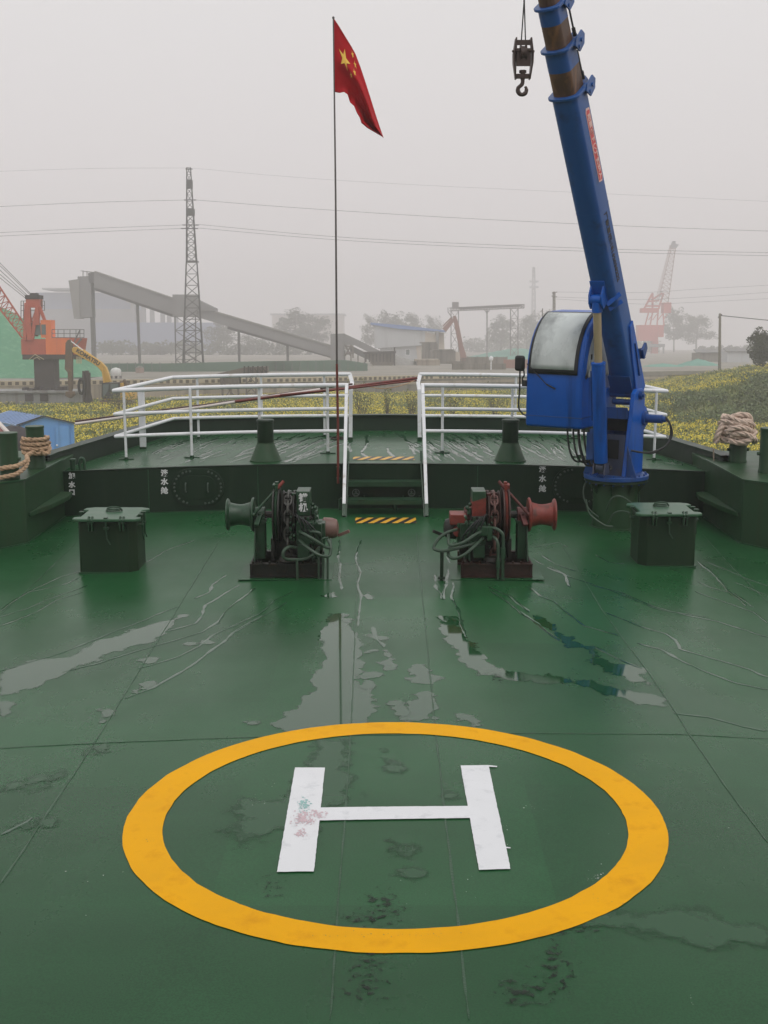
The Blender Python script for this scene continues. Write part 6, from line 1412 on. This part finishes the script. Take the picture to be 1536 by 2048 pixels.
# low yard walls right of the gantry
for k, (u0, v0, u1, v1, D, m_, lb, dep) in enumerate(((935, 714, 1015, 738, 205, M['concrete_dark'], 'long low grey wall behind the right railing', .6), (1008, 719, 1100, 745, 190, M['pinkw'] if 'pinkw' in M else M['cream'], 'low faded red wall left of the crane cab', .6), (905, 727, 1012, 748, 180, M['concrete_dark'], 'dark low barrier in front of the gantry', .6))):
    a = B(u0, v1, D); b = B(u1, v0, D); o = MB().box((0, 0, YZ-a.z if False else 0), (b.x-a.x, dep, b.z-YZ))
    n_ = int((b.x-a.x)/1.6)
    for i in range(n_+1): o.box((i*1.6-.1, -.1, 0), (i*1.6+.1, -.002, b.z-YZ+.08))
    m2 = M['concrete_dark'] if k != 1 else mat('faded_red_wall', (.34, .18, .15, 1), .8, .15, .5)
    o = o.build('yard_wall', m2); o.location = (a.x, D, YZ); tag(o, lb, 'wall')
O = V((B(982, 735, 178).x, 178, YZ)); t = thing('yard_lamp', 'small round lamp on a post in front of the netted heaps', 'lamp', O); z_ = B(0, 717, 178).z-YZ
MB().cyl((0,0,0), (0,0,z_-.2), .08).build('post', M['white'], t); MB().ball((0,0,z_), (.33, .2, .36)).build('lamp_head', M['white'], t)

# ---- far big plant
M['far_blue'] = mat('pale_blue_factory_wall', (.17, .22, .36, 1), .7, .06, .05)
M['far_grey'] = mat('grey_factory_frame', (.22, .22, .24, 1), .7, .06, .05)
DF = 560.0; O = V((B(230, 730, DF).x, DF, YZ)); fp_ = thing('factory', 'huge hazy blue grey factory block behind the conveyor', 'factory', O)
fb = lambda u0, v0, u1, v1, y=0, dep=30: bb(MB(), u0, v0, u1, v1, DF+y, dep, O)
fb(74, 585, 266, 650, 8).build('upper_hall', M['far_blue'], fp_); fb(186, 645, 425, 722, 0).build('lower_hall', M['far_blue'], fp_); fb(60, 618, 265, 730, 4).build('mid_hall', M['far_grey'], fp_)
mb = MB()
for u in (262, 283, 300, 321, 334, 348): bb(mb, u, 600, u+6, 650, DF+2, 3, O)
bb(mb, 252, 596, 352, 604, DF+1, 20, O); mb.build('open_frame', M['far_grey'], fp_); fb(84, 576, 270, 579, 2, 25).build('roof_canopy', M['far_grey'], fp_)
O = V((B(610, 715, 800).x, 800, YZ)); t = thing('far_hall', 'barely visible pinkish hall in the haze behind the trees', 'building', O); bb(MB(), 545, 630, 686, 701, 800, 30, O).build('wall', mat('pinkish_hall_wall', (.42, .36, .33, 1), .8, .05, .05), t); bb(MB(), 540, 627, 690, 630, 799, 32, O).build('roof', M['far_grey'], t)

# ---- far red portal crane
DR = 520.0; O = V((B(1315, 730, DR).x, DR, YZ)); rc = thing('portal_crane', 'pale red portal crane fading into the haze right of the blue boom', 'crane', O)
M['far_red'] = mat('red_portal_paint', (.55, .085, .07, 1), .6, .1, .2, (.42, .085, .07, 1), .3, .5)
rb = lambda u0, v0, u1, v1, dep=5, y=0: bb(MB(), u0, v0, u1, v1, DR+y, dep, O)
rb(1276, 650, 1317, 682).build('machine_house', M['far_red'], rc); rb(1317, 650, 1328, 674, 5, .3).build('annex', M['far_red'], rc); rb(1303, 682, 1317, 726, 3, 1).build('pillar', M['far_red'], rc)
rb(1284, 616, 1318, 625, 5).build('turntable', M['far_red'], rc); rb(1327, 605, 1343, 626, 5).build('counterweight', M['far_red'], rc)
mb = MB()
for u0, u1 in ((1297, 1290), (1305, 1300), (1316, 1314), (1326, 1328)): mb.bar(B(u0, 625, DR+1)-O, B(u1, 652, DR+1)-O, .5); mb.bar(B(u0, 640, DR+1)-O, B(u0+9, 628, DR+1)-O, .3)
for a, b in (((1288, 618), (1305, 586)), ((1303, 600), (1325, 586)), ((1317, 618), (1327, 586)), ((1296, 603), (1318, 601)), ((1290, 612), (1318, 612)), ((1305, 586), (1305, 616))): mb.bar(B(*a, DR+1)-O, B(*b, DR+1)-O, .7)
mb.build('a_frame', M['far_red'], rc)
mb = MB(); lattice(mb, [B(1317, 600, DR)-O, B(1317, 600, DR+2)-O, B(1336, 605, DR+2)-O, B(1336, 605, DR)-O], [B(1342, 496, DR)-O, B(1342, 496, DR+1.5)-O, B(1351, 496, DR+1.5)-O, B(1351, 496, DR)-O], 12, .3, .16)
mb.bar(B(1313, 606, DR)-O, B(1341, 490, DR)-O, .16); mb.bar(B(1310, 606, DR)-O, B(1340, 490, DR)-O, .16); mb.build('jib', mat('grey_red_jib', (.30, .16, .14, 1), .6, .1, .3), rc)
mb = MB(); mb.prism([B(u, v, DR)-O for u, v in ((1341,494),(1346,482),(1351,482),(1352,488),(1358,489),(1352,497),(1343,498))], (0, 1.6, 0)); mb.build('jib_head', M['far_grey'], rc)
rb(1272, 688, 1330, 694, 6, -.5).build('portal_deck', M['far_grey'], rc)
mb = MB()
for u in (1275, 1292, 1327): mb.bar(B(u, 694, DR)-O, B(u, 728, DR)-O, .6)
mb.build('portal_legs', M['far_grey'], rc)
# masts and poles
O = V((B(1108, 720, 250).x, 250, YZ)); t = thing('small_mast', 'small lattice mast rising just behind the crane cab roof', 'mast', O)
lattice(MB(), [B(1106, 730, 250)-O, B(1111, 730, 250)-O, B(1111, 730, 250.5)-O], [B(1106, 584, 250)-O, B(1110, 584, 250)-O, B(1110, 584, 250.4)-O], 22, .16, .12).build('mast', M['old_steel'], t); mb = MB(); mb.bar(B(1104, 586, 250)-O, B(1114, 584, 250)-O, .16); mb.bar(B(1103, 592, 250)-O, B(1114, 594, 250)-O, .16); mb.build('cross_arm', M['old_steel'], t)
O = V((B(1083, 720, 220).x, 220, YZ)); t = thing('utility_pole', 'thin leaning pole with a short arm left of the crane cab', 'utility pole', O, 0, 'utility poles'); mb = MB(); mb.bar(B(1081, 730, 220)-O, B(1085, 617, 220)-O, .16); mb.build('pole', M['twig'], t); mb = MB(); mb.bar(B(1081, 623, 220)-O, B(1085, 621, 220)-O, .12); mb.build('arm', M['twig'], t)
O = V((B(1067, 720, 880).x, 880, YZ)); t = thing('far_pylon', 'very faint lattice pylon in the haze above the gantry', 'pylon', O)
lattice(MB(), [B(1061, 725, 880)-O, B(1073, 725, 880)-O, B(1073, 725, 883)-O, B(1061, 725, 883)-O], [B(1066, 535, 880)-O, B(1069, 535, 880)-O, B(1069, 535, 882)-O, B(1066, 535, 882)-O], 16, .9, .5).build('mast', M['far_grey'], t); mb = MB()
for v in (563, 574): mb.bar(B(1059, v, 880)-O, B(1077, v, 880)-O, 1.2)
mb.build('cross_arm', M['far_grey'], t)
xx = B(1439, 752, 145).x; O = V((xx, 145, zt(xx, 145))); t = thing('utility_pole', 'lone straight concrete pole at the edge of the flower field', 'utility pole', O, 0, 'utility poles'); tp = B(1440, 627, 145)
MB().tube([V((0,0,-.3)), tp-O], [.19, .14], 10).build('pole', M['concrete_dark'], t); mb = MB(); mb.bar(B(1436, 635, 145)-O, B(1444, 629, 145)-O, .10); mb.build('insulator_arm', M['steel_dark'], t)

# ---- trees
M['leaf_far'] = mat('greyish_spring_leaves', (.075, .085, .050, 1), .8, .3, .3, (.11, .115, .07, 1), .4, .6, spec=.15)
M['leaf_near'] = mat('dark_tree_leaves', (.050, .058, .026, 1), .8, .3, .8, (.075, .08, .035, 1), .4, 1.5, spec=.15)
M['bark'] = mat('grey_bark', (.09, .075, .06, 1), .9, .2, 1)
def tree_mesh(seed, h, w, n, leaf, low=.25):
    r = np.random.default_rng(seed); rq = random.Random(seed); mb = MB(); cs = []; rd = []
    tr = [V((0,0,-.2)), V((rq.uniform(-.02,.02)*h, 0, h*.3)), V((rq.uniform(-.04,.04)*h, 0, h*.62)), V((rq.uniform(-.05,.05)*h, 0, h*.93))]
    mb.tube(tr, [h*.022, h*.017, h*.010, h*.003], 7)
    for k in range(46):
        t = rq.uniform(low, .95); b = tr[0].lerp(tr[3], t); a = rq.uniform(0, 2*PI); ln = w*.5*(1.0-.75*abs(t-.5)**1.3*1.6)*rq.uniform(.6, 1.05)
        e = b+V((math.cos(a)*ln, math.sin(a)*ln, h*rq.uniform(.03, .15))); mb.tube([b, b.lerp(e, .5)+V((0,0,h*.01)), e], [h*.007, h*.004, h*.0015], 5)
        cs += [e, b.lerp(e, .6)]; rd += [w*rq.uniform(.07, .15), w*rq.uniform(.06, .12)]
    cs.append(tr[3]); rd.append(w*.14)
    v = leaf_cloud(r, n, np.array([tuple(c) for c in cs]), np.array(rd), leaf); return mb, v
protos = []
for sd, w in ((21, .8), (22, 1.05), (23, .6)):
    protos.append(tree_mesh(sd, 10.0, 10.0*w, 6000, .125))
pm = []
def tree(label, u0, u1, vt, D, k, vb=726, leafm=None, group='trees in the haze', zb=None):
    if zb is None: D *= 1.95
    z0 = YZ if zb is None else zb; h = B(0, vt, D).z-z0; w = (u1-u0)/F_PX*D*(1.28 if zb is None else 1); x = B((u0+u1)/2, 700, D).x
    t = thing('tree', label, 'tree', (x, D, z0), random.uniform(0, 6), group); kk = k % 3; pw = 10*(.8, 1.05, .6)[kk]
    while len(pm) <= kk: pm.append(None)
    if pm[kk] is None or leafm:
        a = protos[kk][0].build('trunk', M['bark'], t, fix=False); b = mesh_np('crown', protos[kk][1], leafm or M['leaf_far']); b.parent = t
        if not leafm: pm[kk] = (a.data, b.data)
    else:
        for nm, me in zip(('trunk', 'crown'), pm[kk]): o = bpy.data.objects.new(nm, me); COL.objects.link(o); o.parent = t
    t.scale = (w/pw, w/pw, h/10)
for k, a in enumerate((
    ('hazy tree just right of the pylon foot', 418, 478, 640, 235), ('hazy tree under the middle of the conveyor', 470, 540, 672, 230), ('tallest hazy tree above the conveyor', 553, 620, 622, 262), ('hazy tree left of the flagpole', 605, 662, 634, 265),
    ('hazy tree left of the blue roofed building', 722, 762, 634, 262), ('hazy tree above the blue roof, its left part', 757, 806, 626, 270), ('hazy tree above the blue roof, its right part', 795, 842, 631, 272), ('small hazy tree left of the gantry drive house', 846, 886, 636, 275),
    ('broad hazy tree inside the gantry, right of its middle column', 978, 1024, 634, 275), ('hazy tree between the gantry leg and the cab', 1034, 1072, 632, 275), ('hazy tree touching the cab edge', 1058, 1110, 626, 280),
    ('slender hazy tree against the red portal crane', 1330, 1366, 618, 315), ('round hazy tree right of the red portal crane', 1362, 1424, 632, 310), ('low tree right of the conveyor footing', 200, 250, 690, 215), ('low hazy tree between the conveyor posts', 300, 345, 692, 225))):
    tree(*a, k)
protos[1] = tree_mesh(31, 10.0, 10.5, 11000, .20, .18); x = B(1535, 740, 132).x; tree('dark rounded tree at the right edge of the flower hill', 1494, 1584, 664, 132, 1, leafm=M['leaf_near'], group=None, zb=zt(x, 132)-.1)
# distant tree belts read as one mass
r = np.random.default_rng(77); c = []; rd = []
for u in np.arange(930, 1310, 5.5):
    for _ in range(2): q = B(u+r.uniform(-3, 3), r.uniform(682, 702), 600+r.uniform(0, 40)); c.append(tuple(q)); rd.append(r.uniform(2.2, 4.4))
for u in np.arange(1395, 1545, 6): q = B(u, r.uniform(694, 704), 560+r.uniform(0, 15)); c.append(tuple(q)); rd.append(r.uniform(.8, 1.6))
for u in np.arange(195, 700, 6): q = B(u, r.uniform(690, 708), 440+r.uniform(0, 15)); c.append(tuple(q)); rd.append(r.uniform(1.3, 2.9))
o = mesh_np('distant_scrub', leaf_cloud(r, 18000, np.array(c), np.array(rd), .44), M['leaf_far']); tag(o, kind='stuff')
# low far sheds at the right
for k, (u0, v0, u1, v1, D, lb) in enumerate(((1395, 702, 1460, 712, 265, 'long low hazy shed behind the lone pole'), (1455, 700, 1500, 716, 255, 'small pale hazy shed right of the lone pole'))):
    a = B(u0, v1, D); b = B(u1, v0, D); O = V((a.x, D, YZ)); t = thing('low_shed', lb, 'shed', O); w_ = b.x-a.x; z_ = b.z-YZ
    MB().box((0, 0, 0), (w_, 5, z_-.4)).build('wall', M['concrete_dark'] if k == 0 else M['wbld'], t); MB().prism([(-.3, -.3, z_-.4), (w_+.3, -.3, z_-.4), (w_+.3, 2.5, z_+.2), (-.3, 2.5, z_+.2)], (0, 0, .15)).build('roof', M['galv'], t)

# ================================================================== apply the ship's trim
for o in SHIP:
    loc = Matrix.Translation(o.location) @ o.rotation_euler.to_matrix().to_4x4() @ Matrix.Diagonal(V((*o.scale, 1)))
    mw = TILT @ loc; l, q, s = mw.decompose(); o.location = l; o.rotation_euler = q.to_euler()

# ================================================================== haze, sky, light, camera
HAZE = .0019
hz = bpy.data.materials.new('haze_air'); hz.use_nodes = True; nt = hz.node_tree; nt.nodes.clear()
out = nt.nodes.new('ShaderNodeOutputMaterial'); pv = nt.nodes.new('ShaderNodeVolumePrincipled')
pv.inputs['Density'].default_value = HAZE; pv.inputs['Color'].default_value = (.995, .975, .983, 1); pv.inputs['Anisotropy'].default_value = .35
nt.links.new(pv.outputs['Volume'], out.inputs['Volume'])
o = MB().box((-1000, -80, G-1.6), (1000, 1000, 46)).build('haze', hz, smooth=0); tag(o, kind='stuff')

w = bpy.data.worlds.new('World'); sc.world = w; w.use_nodes = True; nt = w.node_tree; N = nt.nodes; Lk = nt.links
bg = N['Background']; sky = N.new('ShaderNodeTexSky'); sky.sky_type = 'NISHITA'; sky.sun_disc = False
SUN_EL, SUN_AZ = R(58), R(150)
sky.sun_elevation = SUN_EL; sky.sun_rotation = SUN_AZ; sky.dust_density = 8; sky.air_density = 1
hs = N.new('ShaderNodeHueSaturation'); hs.inputs['Saturation'].default_value = .12; hs.inputs['Value'].default_value = 1.0; Lk.new(sky.outputs['Color'], hs.inputs['Color'])
tc = N.new('ShaderNodeTexCoord'); sx = N.new('ShaderNodeSeparateXYZ'); Lk.new(tc.outputs['Generated'], sx.inputs[0])
rp = N.new('ShaderNodeValToRGB'); Lk.new(sx.outputs['Z'], rp.inputs['Fac'])
K = 1/.10
els = [(0.0, (.825, .770, .785)), (.10, (.845, .795, .803)), (.24, (.875, .845, .850)), (.5, (.94, .93, .935)), (1.0, (.97, .97, .98))]
rp.color_ramp.elements[0].position = 0; rp.color_ramp.elements[1].position = 1
for p_, c_ in els[1:-1]: rp.color_ramp.elements.new(p_)
for e_, (p_, c_) in zip(rp.color_ramp.elements, els): e_.position = p_; e_.color = (*c_, 1)
sc_ = N.new('ShaderNodeVectorMath'); sc_.operation = 'SCALE'; sc_.inputs['Scale'].default_value = K; Lk.new(rp.outputs['Color'], sc_.inputs[0])
mx = N.new('ShaderNodeMix'); mx.data_type = 'RGBA'; mx.clamp_factor = False; mx.inputs['Factor'].default_value = .88; Lk.new(hs.outputs['Color'], mx.inputs['A']); Lk.new(sc_.outputs['Vector'], mx.inputs['B'])
Lk.new(mx.outputs['Result'], bg.inputs['Color']); bg.inputs['Strength'].default_value = .10
sun = bpy.data.lights.new('sun', 'SUN'); sun.energy = .6; sun.angle = R(40); sun.color = (1, .97, .93)
so = bpy.data.objects.new('sun', sun); COL.objects.link(so)
sd = V((math.sin(SUN_AZ)*math.cos(SUN_EL), math.cos(SUN_AZ)*math.cos(SUN_EL), math.sin(SUN_EL))); so.rotation_euler = sd.to_track_quat('Z', 'Y').to_euler(); so.location = sd*30

cam = bpy.data.cameras.new('camera'); co = bpy.data.objects.new('camera', cam); COL.objects.link(co); sc.camera = co
cam.sensor_fit = 'VERTICAL'; cam.sensor_height = 24; cam.sensor_width = 18; cam.lens = F_PX/2048*24; cam.clip_start = .1; cam.clip_end = 4000
co.location = CAMW; co.rotation_euler = (PI/2-PW, 0, 0)
sc.view_settings.view_transform = 'Standard'; sc.view_settings.look = 'None'; sc.view_settings.exposure = 0; sc.view_settings.gamma = 1; sc.view_settings.use_curve_mapping = False
sc.render.engine = 'CYCLES'; cy = sc.cycles
cy.max_bounces = 6; cy.diffuse_bounces = 3; cy.glossy_bounces = 3; cy.transmission_bounces = 2; cy.transparent_max_bounces = 20; cy.volume_bounces = 2
cy.use_denoising = True; cy.sample_clamp_indirect = 8; cy.caustics_reflective = False; cy.caustics_refractive = False
try: cy.denoiser = 'OPENIMAGEDENOISE'
except Exception: pass
